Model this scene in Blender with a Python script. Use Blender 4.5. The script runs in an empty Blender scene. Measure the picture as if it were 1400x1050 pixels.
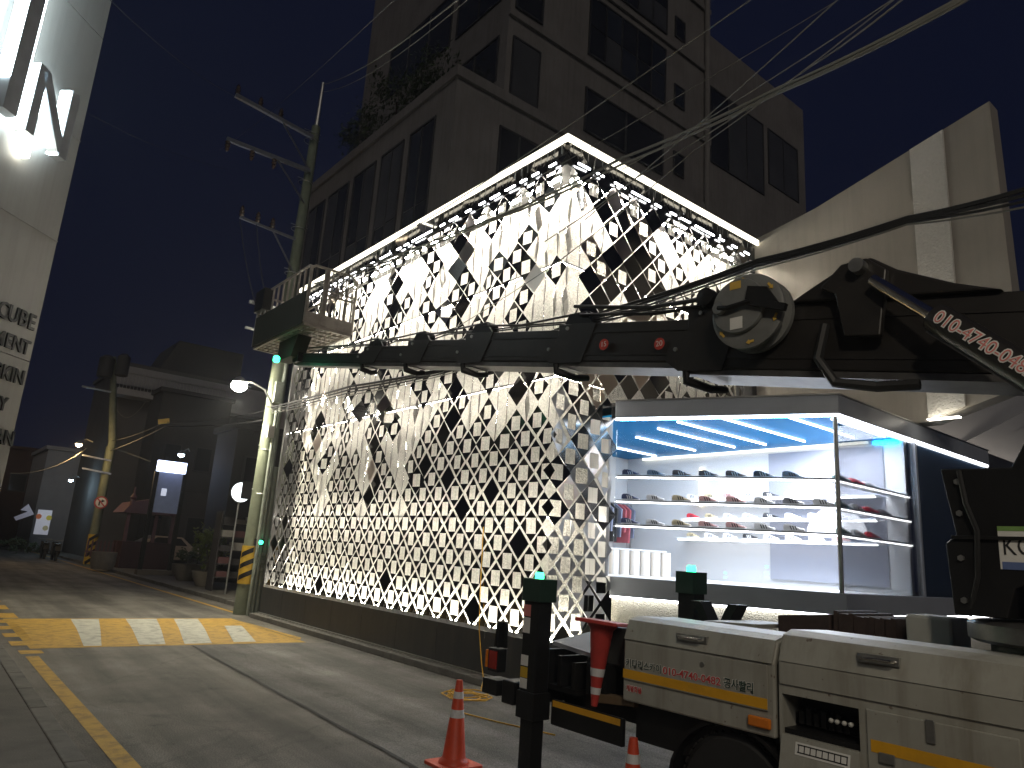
import bpy, math, random
from mathutils import Vector, Matrix

rnd = random.Random(11)
SC = bpy.context.scene
COL = SC.collection
PI = math.pi

# ------------------------------------------------------------------ camera
RC = Matrix(((0.76980, -0.19549, -0.60760), (-0.63507, -0.13860, -0.75991), (0.06434, 0.97086, -0.23083)))
CAM = Vector((-6.839, -7.547, 1.8))
F = 987.01
cd = bpy.data.cameras.new('camera')
cam = bpy.data.objects.new('camera', cd)
COL.objects.link(cam)
cd.sensor_width = 36
cd.lens = 36 * F / 1400
cd.clip_start = 0.05
cd.clip_end = 900
q = RC.to_quaternion()
cam.matrix_world = Matrix.Translation(CAM) @ q.to_matrix().to_4x4()
SC.camera = cam

# ------------------------------------------------------------------ night sky, dim city glow
w = bpy.data.worlds.new('World')
SC.world = w
w.use_nodes = True
nt = w.node_tree
bg = nt.nodes['Background']
sky = nt.nodes.new('ShaderNodeTexSky')
sky.sky_type = 'NISHITA'
sky.sun_disc = False
sky.sun_elevation = math.radians(-5)
sky.sun_rotation = math.radians(200)
gl = nt.nodes.new('ShaderNodeMix')
gl.data_type = 'RGBA'
gl.inputs[0].default_value = 0.8
gl.inputs[7].default_value = (0.026, 0.039, 0.125, 1)
nt.links.new(sky.outputs[0], gl.inputs[6])
nt.links.new(gl.outputs[2], bg.inputs[0])
bg.inputs[1].default_value = 0.1
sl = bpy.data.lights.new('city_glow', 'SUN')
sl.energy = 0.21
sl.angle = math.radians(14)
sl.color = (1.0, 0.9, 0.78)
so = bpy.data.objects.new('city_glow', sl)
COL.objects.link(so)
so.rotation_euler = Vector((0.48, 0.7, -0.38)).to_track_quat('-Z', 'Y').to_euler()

SC.view_settings.view_transform = 'Standard'
SC.view_settings.look = 'None'
SC.view_settings.exposure = 0.45
SC.view_settings.gamma = 1.0
SC.view_settings.use_curve_mapping = False
SC.render.engine = 'CYCLES'
cy = SC.cycles
cy.max_bounces = 7
cy.diffuse_bounces = 3
cy.glossy_bounces = 4
cy.transmission_bounces = 6
cy.transparent_max_bounces = 12
cy.caustics_reflective = False
cy.caustics_refractive = False
cy.sample_clamp_indirect = 4.0
cy.use_denoising = True


def at(px, py, **k):
    """Where the sight line of a photo pixel meets a real plane (x=, y=, z=) or a distance (d=)."""
    r = RC @ Vector((px - 700, 525 - py, -F))
    a, v = list(k.items())[0]
    if a == 'd':
        return CAM + r * (v / F)
    i = 'xyz'.index(a)
    return CAM + r * ((v - CAM[i]) / r[i])


# ------------------------------------------------------------------ materials
def mat(name, col, rough=0.6, metal=0.0, var=0.25, scale=5.0, bump=0.0, bscale=60.0, bdist=0.01, spec=0.5, dirt=0.0, dirtcol=(0.03, 0.027, 0.022), emit=None, estr=0.0, coat=0.0, streak=0.0, chips=0.0):
    m = bpy.data.materials.new(name)
    m.use_nodes = True
    t = m.node_tree
    b = t.nodes['Principled BSDF']
    b.inputs['Roughness'].default_value = rough
    b.inputs['Metallic'].default_value = metal
    b.inputs['Specular IOR Level'].default_value = spec
    b.inputs['Coat Weight'].default_value = coat
    tc = t.nodes.new('ShaderNodeTexCoord')
    n = t.nodes.new('ShaderNodeTexNoise')
    n.inputs['Scale'].default_value = scale
    n.inputs['Detail'].default_value = 6
    t.links.new(tc.outputs['Object'], n.inputs['Vector'])
    mx = t.nodes.new('ShaderNodeMix')
    mx.data_type = 'RGBA'
    lo = tuple(c * (1 - var) for c in col[:3]) + (1,)
    hi = tuple(min(1, c * (1 + var)) for c in col[:3]) + (1,)
    mx.inputs[6].default_value = lo
    mx.inputs[7].default_value = hi
    t.links.new(n.outputs['Fac'], mx.inputs[0])
    out = mx.outputs[2]
    if dirt > 0:
        n2 = t.nodes.new('ShaderNodeTexNoise')
        n2.inputs['Scale'].default_value = scale * 0.6
        n2.inputs['Detail'].default_value = 9
        n2.inputs['Roughness'].default_value = 0.7
        t.links.new(tc.outputs['Object'], n2.inputs['Vector'])
        rp = t.nodes.new('ShaderNodeMapRange')
        rp.inputs[1].default_value = 0.48
        rp.inputs[2].default_value = 0.75
        rp.inputs[4].default_value = dirt
        t.links.new(n2.outputs['Fac'], rp.inputs[0])
        m2 = t.nodes.new('ShaderNodeMix')
        m2.data_type = 'RGBA'
        t.links.new(rp.outputs[0], m2.inputs[0])
        t.links.new(out, m2.inputs[6])
        m2.inputs[7].default_value = dirtcol + (1,)
        out = m2.outputs[2]
    if streak > 0:
        mp = t.nodes.new('ShaderNodeMapping')
        mp.inputs['Scale'].default_value = (3.5, 3.5, 0.22)
        t.links.new(tc.outputs['Object'], mp.inputs[0])
        n4 = t.nodes.new('ShaderNodeTexNoise')
        n4.inputs['Scale'].default_value = 2.2
        n4.inputs['Detail'].default_value = 8
        n4.inputs['Roughness'].default_value = 0.65
        t.links.new(mp.outputs[0], n4.inputs['Vector'])
        rp4 = t.nodes.new('ShaderNodeMapRange')
        rp4.inputs[1].default_value = 0.46
        rp4.inputs[2].default_value = 0.72
        rp4.inputs[4].default_value = streak
        t.links.new(n4.outputs['Fac'], rp4.inputs[0])
        m4 = t.nodes.new('ShaderNodeMix')
        m4.data_type = 'RGBA'
        t.links.new(rp4.outputs[0], m4.inputs[0])
        t.links.new(out, m4.inputs[6])
        m4.inputs[7].default_value = dirtcol + (1,)
        out = m4.outputs[2]
    if chips > 0:
        n5 = t.nodes.new('ShaderNodeTexNoise')
        n5.inputs['Scale'].default_value = 22
        n5.inputs['Detail'].default_value = 4
        t.links.new(tc.outputs['Object'], n5.inputs['Vector'])
        rp5 = t.nodes.new('ShaderNodeMapRange')
        rp5.inputs[1].default_value = 0.69
        rp5.inputs[2].default_value = 0.72
        rp5.inputs[4].default_value = chips
        t.links.new(n5.outputs['Fac'], rp5.inputs[0])
        m5 = t.nodes.new('ShaderNodeMix')
        m5.data_type = 'RGBA'
        t.links.new(rp5.outputs[0], m5.inputs[0])
        t.links.new(out, m5.inputs[6])
        m5.inputs[7].default_value = (0.09, 0.05, 0.03, 1)
        out = m5.outputs[2]
    t.links.new(out, b.inputs['Base Color'])
    if bump > 0:
        n3 = t.nodes.new('ShaderNodeTexNoise')
        n3.inputs['Scale'].default_value = bscale
        n3.inputs['Detail'].default_value = 5
        t.links.new(tc.outputs['Object'], n3.inputs['Vector'])
        bp_ = t.nodes.new('ShaderNodeBump')
        bp_.inputs['Strength'].default_value = bump
        bp_.inputs['Distance'].default_value = bdist
        t.links.new(n3.outputs['Fac'], bp_.inputs['Height'])
        t.links.new(bp_.outputs[0], b.inputs['Normal'])
    if emit:
        b.inputs['Emission Color'].default_value = emit + (1,)
        b.inputs['Emission Strength'].default_value = estr
    return m


def glass_mat(name, tint=(0.95, 0.97, 1.0), refl=0.05):
    m = bpy.data.materials.new(name)
    m.use_nodes = True
    t = m.node_tree
    t.nodes.remove(t.nodes['Principled BSDF'])
    o = t.nodes['Material Output']
    tr = t.nodes.new('ShaderNodeBsdfTransparent')
    tr.inputs[0].default_value = tint + (1,)
    g = t.nodes.new('ShaderNodeBsdfGlossy')
    g.inputs['Roughness'].default_value = 0.02
    fr = t.nodes.new('ShaderNodeFresnel')
    fr.inputs[0].default_value = 1.45
    ad = t.nodes.new('ShaderNodeMath')
    ad.operation = 'MULTIPLY_ADD'
    ad.inputs[1].default_value = 0.8
    ad.inputs[2].default_value = refl - 0.04
    t.links.new(fr.outputs[0], ad.inputs[0])
    mx = t.nodes.new('ShaderNodeMixShader')
    t.links.new(ad.outputs[0], mx.inputs[0])
    t.links.new(tr.outputs[0], mx.inputs[1])
    t.links.new(g.outputs[0], mx.inputs[2])
    t.links.new(mx.outputs[0], o.inputs[0])
    return m


def asphalt_mat(name, base, seed=0.0):
    m = bpy.data.materials.new(name)
    m.use_nodes = True
    t = m.node_tree
    b = t.nodes['Principled BSDF']
    b.inputs['Roughness'].default_value = 0.75
    tc = t.nodes.new('ShaderNodeTexCoord')
    mp = t.nodes.new('ShaderNodeMapping')
    mp.inputs['Location'].default_value = (seed, seed, 0)
    t.links.new(tc.outputs['Object'], mp.inputs[0])

    def noise(sc, det=5, rough=0.6, stretch=None):
        n = t.nodes.new('ShaderNodeTexNoise')
        n.inputs['Scale'].default_value = sc
        n.inputs['Detail'].default_value = det
        n.inputs['Roughness'].default_value = rough
        if stretch:
            m_ = t.nodes.new('ShaderNodeMapping')
            m_.inputs['Scale'].default_value = stretch
            t.links.new(mp.outputs[0], m_.inputs[0])
            t.links.new(m_.outputs[0], n.inputs['Vector'])
        else:
            t.links.new(mp.outputs[0], n.inputs['Vector'])
        return n.outputs['Fac']

    def mapr(src, a, b_, c, d):
        r = t.nodes.new('ShaderNodeMapRange')
        for i, v in enumerate((a, b_, c, d)):
            r.inputs[i + 1].default_value = v
        t.links.new(src, r.inputs[0])
        return r.outputs[0]

    def mul(a, b_):
        r = t.nodes.new('ShaderNodeMath')
        r.operation = 'MULTIPLY'
        t.links.new(a, r.inputs[0])
        t.links.new(b_, r.inputs[1])
        return r.outputs[0]
    patches = mapr(noise(0.9, 4), 0.35, 0.7, 0.7, 1.3)
    tracks = mapr(noise(1.0, 5, 0.6, (1.5, 0.1, 1)), 0.38, 0.65, 0.6, 1.35)
    grit = mapr(noise(75, 4, 0.7), 0.3, 0.72, 0.3, 1.9)
    stain = mapr(noise(2.3, 9, 0.75), 0.56, 0.68, 1.0, 0.6)
    vo = t.nodes.new('ShaderNodeTexVoronoi')
    vo.feature = 'DISTANCE_TO_EDGE'
    vo.inputs['Scale'].default_value = 0.35
    dm = t.nodes.new('ShaderNodeTexNoise')
    dm.inputs['Scale'].default_value = 1.5
    dm.inputs['Detail'].default_value = 6
    t.links.new(mp.outputs[0], dm.inputs['Vector'])
    mm = t.nodes.new('ShaderNodeMix')
    mm.data_type = 'RGBA'
    mm.inputs[0].default_value = 0.25
    t.links.new(mp.outputs[0], mm.inputs[6])
    t.links.new(dm.outputs['Color'], mm.inputs[7])
    t.links.new(mm.outputs[2], vo.inputs['Vector'])
    crack = mapr(vo.outputs['Distance'], 0.0, 0.006, 0.8, 1.0)
    f = mul(mul(mul(mul(patches, tracks), grit), stain), crack)
    cmx = t.nodes.new('ShaderNodeVectorMath')
    cmx.operation = 'SCALE'
    cmx.inputs[0].default_value = base
    t.links.new(f, cmx.inputs['Scale'])
    t.links.new(cmx.outputs[0], b.inputs['Base Color'])
    bp_ = t.nodes.new('ShaderNodeBump')
    bp_.inputs['Strength'].default_value = 0.9
    bp_.inputs['Distance'].default_value = 0.02
    t.links.new(noise(70, 5, 0.7), bp_.inputs['Height'])
    t.links.new(bp_.outputs[0], b.inputs['Normal'])
    return m


def emis(name, col, s):
    return mat(name, (0.8, 0.8, 0.8), 0.5, var=0.02, emit=col, estr=s)


M = {}
M['asphalt'] = asphalt_mat('asphalt', (0.18, 0.166, 0.142))
M['patch'] = asphalt_mat('dusty_asphalt_patch', (0.19, 0.18, 0.165), 21.0)
M['seam'] = asphalt_mat('tar_seam', (0.03, 0.028, 0.025), 7.0)
M['ground'] = asphalt_mat('dark_ground', (0.05, 0.048, 0.042), 3.0)
M['paving'] = mat('worn_concrete_paving', (0.14, 0.13, 0.11), 0.85, var=0.3, scale=3, bump=0.4, bscale=70, dirt=0.5)
M['kerb'] = mat('kerb_concrete', (0.17, 0.16, 0.14), 0.85, var=0.3, scale=6, bump=0.4, bscale=80, dirt=0.6)
M['yellow_paint'] = mat('yellow_road_paint', (0.55, 0.33, 0.055), 0.75, var=0.25, scale=9, bump=0.5, bscale=70, dirt=0.75, dirtcol=(0.05, 0.045, 0.038))
M['white_paint'] = mat('white_road_paint', (0.58, 0.57, 0.48), 0.75, var=0.2, scale=9, bump=0.5, bscale=70, dirt=0.75, dirtcol=(0.06, 0.055, 0.045))
M['stucco'] = mat('rough_white_stucco', (0.62, 0.6, 0.54), 0.5, var=0.6, scale=38, bump=1.0, bscale=42, bdist=0.05)
M['stucco_grey'] = mat('rough_stone_wall', (0.62, 0.58, 0.47), 0.6, var=0.25, scale=60, bump=1.0, bscale=55, bdist=0.05)
M['pale_strip'] = mat('pale_rough_strip', (0.85, 0.82, 0.74), 0.7, var=0.08, scale=20, bump=0.8, bscale=30, bdist=0.04)  # strip paler and rougher than the taupe wall
M['charcoal'] = mat('charcoal_metal_panel', (0.035, 0.035, 0.036), 0.45, var=0.2, scale=3, dirt=0.3, dirtcol=(0.08, 0.075, 0.065), streak=0.35)
M['darkframe'] = mat('glow_grey_frame', (0.36, 0.385, 0.43), 0.35, var=0.15, scale=2)  # grey lightened and blued to carry the shop glow in its colour
M['mirror'] = mat('dark_mirror_steel', (0.16, 0.155, 0.15), 0.14, 1.0, var=0.15, scale=3)
M['rose'] = mat('rose_reflection_steel', (0.62, 0.52, 0.44), 0.3, 1.0, var=0.12, scale=2)  # rose tint puts reflected warm light into the metal colour
M['silver'] = mat('silver_mirror_steel', (0.75, 0.75, 0.76), 0.1, 1.0, var=0.08, scale=3)
M['satin'] = mat('pale_reflection_panel', (0.5, 0.5, 0.5), 0.45, 0.5, var=0.1, scale=3)  # reflection of the bright forecourt is put into this pale colour
M['steel'] = mat('galvanised_steel', (0.42, 0.42, 0.4), 0.4, 0.9, var=0.25, scale=12, dirt=0.3)
M['trimlight'] = emis('warm_led_strip', (1.0, 0.93, 0.74), 1.9)
M['barlight'] = emis('white_led_bar', (1.0, 0.93, 0.81), 190.0)
M['midlight'] = emis('inner_fill_strip', (1.0, 0.93, 0.81), 46.0)
M['frontbar'] = emis('cool_white_led_bar', (0.93, 0.96, 1.0), 9.0)
M['baselight'] = emis('warm_white_led_base', (1.0, 0.94, 0.78), 48.0)
M['whiteled'] = emis('white_led_line', (0.97, 0.98, 1.0), 7.0)
M['ceilled'] = emis('white_ceiling_led', (0.95, 0.98, 1.0), 7.0)
M['shelfled'] = emis('shelf_led', (1.0, 0.97, 0.95), 6.0)
M['blueled'] = emis('blue_cove_led', (0.0, 0.5, 1.0), 24.0)
M['softwhite'] = mat('white_painted_wall', (0.6, 0.6, 0.6), 0.5, var=0.04, scale=2)
M['ceiling'] = mat('blue_lit_ceiling', (0.0, 0.15, 0.36), 0.5, var=0.1, scale=1.5, spec=0.1)  # blue LED light is partly put into the ceiling colour
M['greypanel'] = mat('grey_felt_panel', (0.3, 0.31, 0.36), 0.7, var=0.08, scale=2)
M['shelf'] = mat('white_shelf', (0.75, 0.75, 0.76), 0.35, var=0.04)
M['glass'] = glass_mat('shop_glass')
M['bluepane'] = mat('dark_blue_glass', (0.02, 0.035, 0.06), 0.08, var=0.2, scale=1, spec=0.7)
M['taupe'] = mat('taupe_painted_render', (0.46, 0.425, 0.36), 0.85, var=0.08, scale=1.2, bump=0.25, bscale=90, dirt=0.25, dirtcol=(0.26, 0.235, 0.195), streak=0.25)
M['tower'] = mat('stone_cladding', (0.24, 0.225, 0.208), 0.8, var=0.3, scale=0.7, bump=0.2, bscale=30, dirt=0.4, dirtcol=(0.11, 0.1, 0.09), streak=0.4)
M['towerglass'] = mat('dark_window_glass', (0.018, 0.02, 0.024), 0.12, var=0.3, scale=0.3)
M['towerblind'] = mat('window_with_blind', (0.075, 0.078, 0.08), 0.25, var=0.3, scale=0.8)
M['towercool'] = mat('cool_window_glass', (0.025, 0.032, 0.045), 0.08, var=0.3, scale=0.5)
M['towerframe'] = mat('dark_window_frame', (0.03, 0.03, 0.032), 0.5)
M['leftwall'] = mat('pale_grey_cladding', (0.32, 0.31, 0.295), 0.55, var=0.08, scale=1.0, dirt=0.25, dirtcol=(0.2, 0.19, 0.175), streak=0.3)
M['letterdark'] = mat('dark_letter_metal', (0.022, 0.022, 0.024), 0.5)
M['lettergrey'] = mat('grey_letter_metal', (0.42, 0.44, 0.47), 0.45, 0.2)
M['lettertube'] = emis('cool_letter_light', (0.78, 0.95, 1.0), 14.0)
M['concretepole'] = mat('weathered_concrete_pole', (0.17, 0.19, 0.13), 0.85, var=0.35, scale=4, bump=0.3, bscale=50, dirt=0.45, dirtcol=(0.13, 0.13, 0.1))
M['pipe'] = mat('grey_green_conduit', (0.26, 0.29, 0.24), 0.6, var=0.25, scale=6, dirt=0.35)
M['porcelain'] = mat('brown_porcelain', (0.06, 0.035, 0.025), 0.25)
M['wire'] = mat('black_cable', (0.018, 0.018, 0.018), 0.55)
M['wiregrey'] = mat('grey_lit_cable', (0.17, 0.165, 0.14), 0.5)  # pale tone puts the light of the facade into the cable colour
M['guardyellow'] = mat('yellow_guard', (0.6, 0.38, 0.03), 0.6, var=0.2, dirt=0.4)
M['black'] = mat('black_painted_steel', (0.012, 0.012, 0.0125), 0.45, var=0.4, scale=4, bump=0.08, bscale=40, dirt=0.35, dirtcol=(0.032, 0.029, 0.026), spec=0.3)
M['boom'] = mat('dark_brown_boom_paint', (0.019, 0.017, 0.0155), 0.38, var=0.35, scale=2.2, bump=0.06, bscale=30, dirt=0.5, dirtcol=(0.045, 0.04, 0.034), coat=0.0, spec=0.5, chips=0.6)
M['plate_sheen'] = mat('scuffed_plate_and_sheen', (0.16, 0.155, 0.15), 0.35, 0.6, var=0.35, scale=10, dirt=0.5)  # real plate metal; under the boom it paints reflected shop light
M['chrome'] = mat('chrome_rod', (0.75, 0.72, 0.66), 0.15, 1.0, var=0.1)
M['toolbox'] = mat('cream_truck_paint', (0.38, 0.375, 0.33), 0.4, var=0.1, scale=2.5, dirt=0.4, dirtcol=(0.16, 0.14, 0.1), bump=0.12, bscale=5, streak=0.55, chips=0.7)
M['truckyellow'] = mat('yellow_stripe_film', (0.75, 0.38, 0.02), 0.4, var=0.12, scale=5, dirt=0.25)
M['textblack'] = mat('dark_green_print', (0.02, 0.05, 0.035), 0.5)
M['textred'] = mat('red_print', (0.55, 0.06, 0.06), 0.5)
M['textbacking'] = mat('white_sticker', (0.75, 0.74, 0.7), 0.5, var=0.06, dirt=0.15)
M['pinkprint'] = mat('pink_red_print', (0.68, 0.22, 0.2), 0.5)
M['amber'] = mat('amber_lens', (0.7, 0.2, 0.02), 0.25, var=0.2, scale=30)
M['redlens'] = mat('red_lens', (0.35, 0.03, 0.02), 0.25)
M['rubber'] = mat('tyre_rubber', (0.02, 0.02, 0.02), 0.8, bump=0.3, bscale=40)
M['rim'] = mat('wheel_rim_steel', (0.22, 0.22, 0.22), 0.45, 0.6, dirt=0.4)
M['green'] = emis('green_lamp', (0.02, 1.0, 0.42), 5.0)
M['greenbox'] = mat('dark_green_housing', (0.02, 0.05, 0.035), 0.45)
M['cone'] = mat('orange_red_cone_plastic', (0.62, 0.07, 0.025), 0.5, var=0.15, scale=6, dirt=0.3)
M['conered'] = mat('faded_red_cone_plastic', (0.5, 0.05, 0.04), 0.5, var=0.2, scale=6, dirt=0.3)
M['reflective'] = mat('white_reflective_band', (0.68, 0.68, 0.68), 0.4, var=0.12, scale=15, dirt=0.3)
M['cableyellow'] = mat('yellow_cable', (0.75, 0.42, 0.03), 0.45)
M['mats'] = mat('brown_rubber_mat', (0.05, 0.03, 0.024), 0.75, var=0.4, scale=30)
M['wood'] = mat('worn_wood', (0.16, 0.11, 0.06), 0.8, var=0.4, scale=10)
M['reel'] = mat('grey_green_reel_steel', (0.24, 0.245, 0.235), 0.4, 0.3, var=0.2, scale=5, dirt=0.3)
M['arrow'] = mat('yellow_arrow_sticker', (0.7, 0.45, 0.08), 0.5)
M['reddisc'] = mat('red_disc_sticker', (0.55, 0.05, 0.03), 0.45)
M['basket'] = mat('dull_aluminium', (0.4, 0.36, 0.31), 0.45, 0.5, var=0.3, scale=8, dirt=0.35)
M['basketdark'] = mat('dark_cover', (0.03, 0.032, 0.022), 0.7)
M['leaf'] = mat('night_foliage', (0.045, 0.075, 0.022), 0.6, var=0.5, scale=3)
M['leaflight'] = mat('yellow_green_leaf', (0.11, 0.14, 0.025), 0.55, var=0.4, scale=4)
M['bark'] = mat('bark', (0.05, 0.038, 0.028), 0.9, bump=0.4)
M['houserender'] = mat('grey_render', (0.085, 0.083, 0.08), 0.85, var=0.2, scale=1, dirt=0.3)
M['housewhite'] = mat('white_render', (0.3, 0.3, 0.31), 0.8, var=0.1, scale=1, dirt=0.2)
M['housedark'] = mat('dark_render', (0.035, 0.034, 0.034), 0.85, var=0.25, scale=1)
M['brickred'] = mat('dull_red_wall', (0.06, 0.03, 0.025), 0.85, var=0.3, scale=3)
M['pink'] = mat('dusty_pink_paint', (0.14, 0.06, 0.06), 0.6, var=0.15)
M['maroon'] = mat('maroon_panel', (0.045, 0.012, 0.012), 0.6)
M['signblue'] = emis('blue_white_lightbox', (0.62, 0.72, 1.0), 3.2)
M['signface'] = mat('dim_sign_panel', (0.3, 0.33, 0.42), 0.3, emit=(0.35, 0.42, 0.6), estr=0.05)
M['roundsign'] = emis('white_round_lightbox', (0.9, 0.98, 1.0), 2.0)
M['lampwarm'] = emis('warm_lamp', (1.0, 0.72, 0.38), 40.0)
M['lampwhite'] = emis('white_lamp', (1.0, 0.93, 0.78), 260.0)
M['lampblue'] = emis('cool_lamp', (0.6, 0.85, 1.0), 22.0)
M['planter'] = mat('concrete_planter', (0.2, 0.17, 0.13), 0.85, bump=0.3)
M['crate'] = mat('dark_plastic_crate', (0.05, 0.045, 0.045), 0.6)
M['paper'] = mat('pale_box', (0.35, 0.33, 0.29), 0.7)
M['carpaint'] = mat('pale_car_paint', (0.5, 0.42, 0.36), 0.3, coat=0.4)
M['carglass'] = mat('car_glass', (0.02, 0.02, 0.025), 0.08)
M['whitebox'] = mat('white_plastic', (0.5, 0.5, 0.46), 0.5)
M['cloth'] = mat('hanging_cloth', (0.22, 0.24, 0.32), 0.85, var=0.3)
M['clothred'] = mat('red_cloth', (0.5, 0.12, 0.14), 0.85, var=0.3)
M['counter'] = mat('cream_column', (0.72, 0.66, 0.58), 0.45, var=0.05)
M['reflection_bar'] = emis('warm_lamp_reflection', (1.0, 0.85, 0.55), 4.0)


# ------------------------------------------------------------------ mesh helpers
class MB:
    def __init__(s):
        s.v = []
        s.f = []

    def hexa(s, p):
        """p: eight corners, four of one end then the matching four of the other."""
        b = len(s.v)
        s.v += [Vector(x) for x in p]
        s.f += [(b, b + 1, b + 2, b + 3), (b + 7, b + 6, b + 5, b + 4)]
        for i in range(4):
            j = (i + 1) % 4
            s.f.append((b + j, b + i, b + 4 + i, b + 4 + j))
        return s

    def box(s, x0, x1, y0, y1, z0, z1):
        return s.hexa([(x0, y0, z0), (x0, y1, z0), (x1, y1, z0), (x1, y0, z0), (x0, y0, z1), (x0, y1, z1), (x1, y1, z1), (x1, y0, z1)])

    def obox(s, c, a, b, d):
        c, a, b, d = Vector(c), Vector(a), Vector(b), Vector(d)
        return s.hexa([c - a - b - d, c - a + b - d, c + a + b - d, c + a - b - d, c - a - b + d, c - a + b + d, c + a + b + d, c + a - b + d])

    def bar(s, p, q, wd, ht=None, up=(0, 0, 1)):
        p, q = Vector(p), Vector(q)
        a = (q - p)
        u = Vector(up)
        if abs(a.normalized().dot(u)) > 0.97:
            u = Vector((1, 0, 0))
        b = a.cross(u).normalized() * wd / 2
        d = b.cross(a).normalized() * (ht or wd) / 2
        return s.obox((p + q) / 2, a / 2, b, d)

    def tube(s, pts, r, n=6, caps=True):
        pts = [Vector(p) for p in pts]
        rings = []
        ref = None
        for i, p in enumerate(pts):
            a = (pts[min(i + 1, len(pts) - 1)] - pts[max(i - 1, 0)]).normalized()
            if ref is None:
                ref = Vector((0, 0, 1)) if abs(a.z) < 0.9 else Vector((1, 0, 0))
            b = (ref - a * ref.dot(a)).normalized()
            ref = b
            c = a.cross(b)
            rr = r[i] if isinstance(r, (list, tuple)) else r
            k = len(s.v)
            s.v += [p + (b * math.cos(2 * PI * j / n) + c * math.sin(2 * PI * j / n)) * rr for j in range(n)]
            rings.append(k)
        for k0, k1 in zip(rings, rings[1:]):
            for j in range(n):
                s.f.append((k0 + j, k0 + (j + 1) % n, k1 + (j + 1) % n, k1 + j))
        if caps:
            s.f.append(tuple(reversed([rings[0] + j for j in range(n)])))
            s.f.append(tuple(rings[-1] + j for j in range(n)))
        return s

    def cyl(s, p, q, r, n=16):
        return s.tube([p, q], r, n)

    def lathe(s, prof, c, axis=(0, 0, 1), n=20):
        c, ax = Vector(c), Vector(axis).normalized()
        b = ax.orthogonal().normalized()
        d = ax.cross(b)
        k0 = len(s.v)
        for (r, h) in prof:
            s.v += [c + ax * h + (b * math.cos(2 * PI * j / n) + d * math.sin(2 * PI * j / n)) * r for j in range(n)]
        for i in range(len(prof) - 1):
            for j in range(n):
                a = k0 + i * n
                s.f.append((a + j, a + (j + 1) % n, a + n + (j + 1) % n, a + n + j))
        s.f.append(tuple(reversed([k0 + j for j in range(n)])))
        s.f.append(tuple(k0 + (len(prof) - 1) * n + j for j in range(n)))
        return s

    def prism(s, pts, vec):
        pts = [Vector(p) for p in pts]
        vec = Vector(vec)
        b, n = len(s.v), len(pts)
        s.v += pts + [p + vec for p in pts]
        s.f.append(tuple(reversed(range(b, b + n))))
        s.f.append(tuple(range(b + n, b + 2 * n)))
        for i in range(n):
            j = (i + 1) % n
            s.f.append((b + i, b + j, b + n + j, b + n + i))
        return s

    def quad(s, *p):
        b = len(s.v)
        s.v += [Vector(x) for x in p]
        s.f.append(tuple(range(b, b + len(p))))
        return s

    def mesh(s, name, m, org=(0, 0, 0), smooth=False):
        me = bpy.data.meshes.new(name)
        o = Vector(org)
        me.from_pydata([tuple(v - o) for v in s.v], [], s.f)
        me.materials.append(m)
        if smooth:
            for p in me.polygons:
                p.use_smooth = True
            try:
                me.set_sharp_from_angle(angle=math.radians(40))
            except Exception:
                pass
        me.update()
        import bmesh
        bm = bmesh.new()
        bm.from_mesh(me)
        bmesh.ops.recalc_face_normals(bm, faces=bm.faces)
        bm.to_mesh(me)
        bm.free()
        return me

    def build(s, name, m, parent=None, smooth=False, bevel=0.0, label=None, kind=None):
        org = WORLD.get(parent.name, Vector()) if parent else Vector()
        o = bpy.data.objects.new(name, s.mesh(name, m, org, smooth))
        COL.objects.link(o)
        if parent:
            o.parent = parent
            WORLD[o.name] = org
        if bevel:
            md = o.modifiers.new('edge', 'BEVEL')
            md.width = bevel
            md.segments = 2
            md.limit_method = 'ANGLE'
        if label:
            o['label'] = label
        if kind:
            o['kind'] = kind
        return o


WORLD = {}


def thing(name, label, cat, loc=(0, 0, 0), group=None):
    o = bpy.data.objects.new(name, None)
    COL.objects.link(o)
    o.empty_display_size = 0.2
    o.location = loc
    WORLD[o.name] = Vector(loc)
    o['label'] = label
    o['category'] = cat
    if group:
        o['group'] = group
    return o


def tag(o, label, cat, group=None):
    o['label'] = label
    o['category'] = cat
    if group:
        o['group'] = group
    return o


def struct(name, mb, m, smooth=False):
    o = mb.build(name, m, None, smooth)
    o['kind'] = 'structure'
    return o


def text(name, s, size, pos, right, up, m, parent, depth=0.003, align='LEFT', label=None, squeeze=1.0, bold=0.0):
    c = bpy.data.curves.new(name + '_curve', 'FONT')
    c.body = s
    c.size = size
    c.extrude = depth
    c.align_x = align
    c.align_y = 'CENTER'
    c.offset = bold
    c.resolution_u = 3
    o = bpy.data.objects.new('tmp_text', c)
    COL.objects.link(o)
    dg = bpy.context.evaluated_depsgraph_get()
    me = bpy.data.meshes.new_from_object(o.evaluated_get(dg))
    bpy.data.objects.remove(o)
    bpy.data.curves.remove(c)
    right, up = Vector(right).normalized(), Vector(up).normalized()
    nrm = right.cross(up)
    rot = Matrix((right * squeeze, up, nrm)).transposed().to_4x4()
    org = WORLD.get(parent.name, Vector()) if parent else Vector()
    me.transform(Matrix.Translation(Vector(pos) - org) @ rot)
    me.materials.clear()
    me.materials.append(m)
    ob = bpy.data.objects.new(name, me)
    COL.objects.link(ob)
    if parent:
        ob.parent = parent
        WORLD[ob.name] = org
    if label:
        ob['label'] = label
    return ob


def lamp_light(name, typ, loc, energy, color, parent=None, **k):
    l = bpy.data.lights.new(name, typ)
    l.energy = energy
    l.color = color
    for a, v in k.items():
        if a != 'aim':
            setattr(l, a, v)
    o = bpy.data.objects.new(name, l)
    COL.objects.link(o)
    o.location = loc
    if 'aim' in k:
        o.rotation_euler = Vector(k['aim']).to_track_quat('-Z', 'Y').to_euler()
    if parent:
        o.parent = parent
        o.location = Vector(loc) - WORLD.get(parent.name, Vector())
    return o


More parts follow.
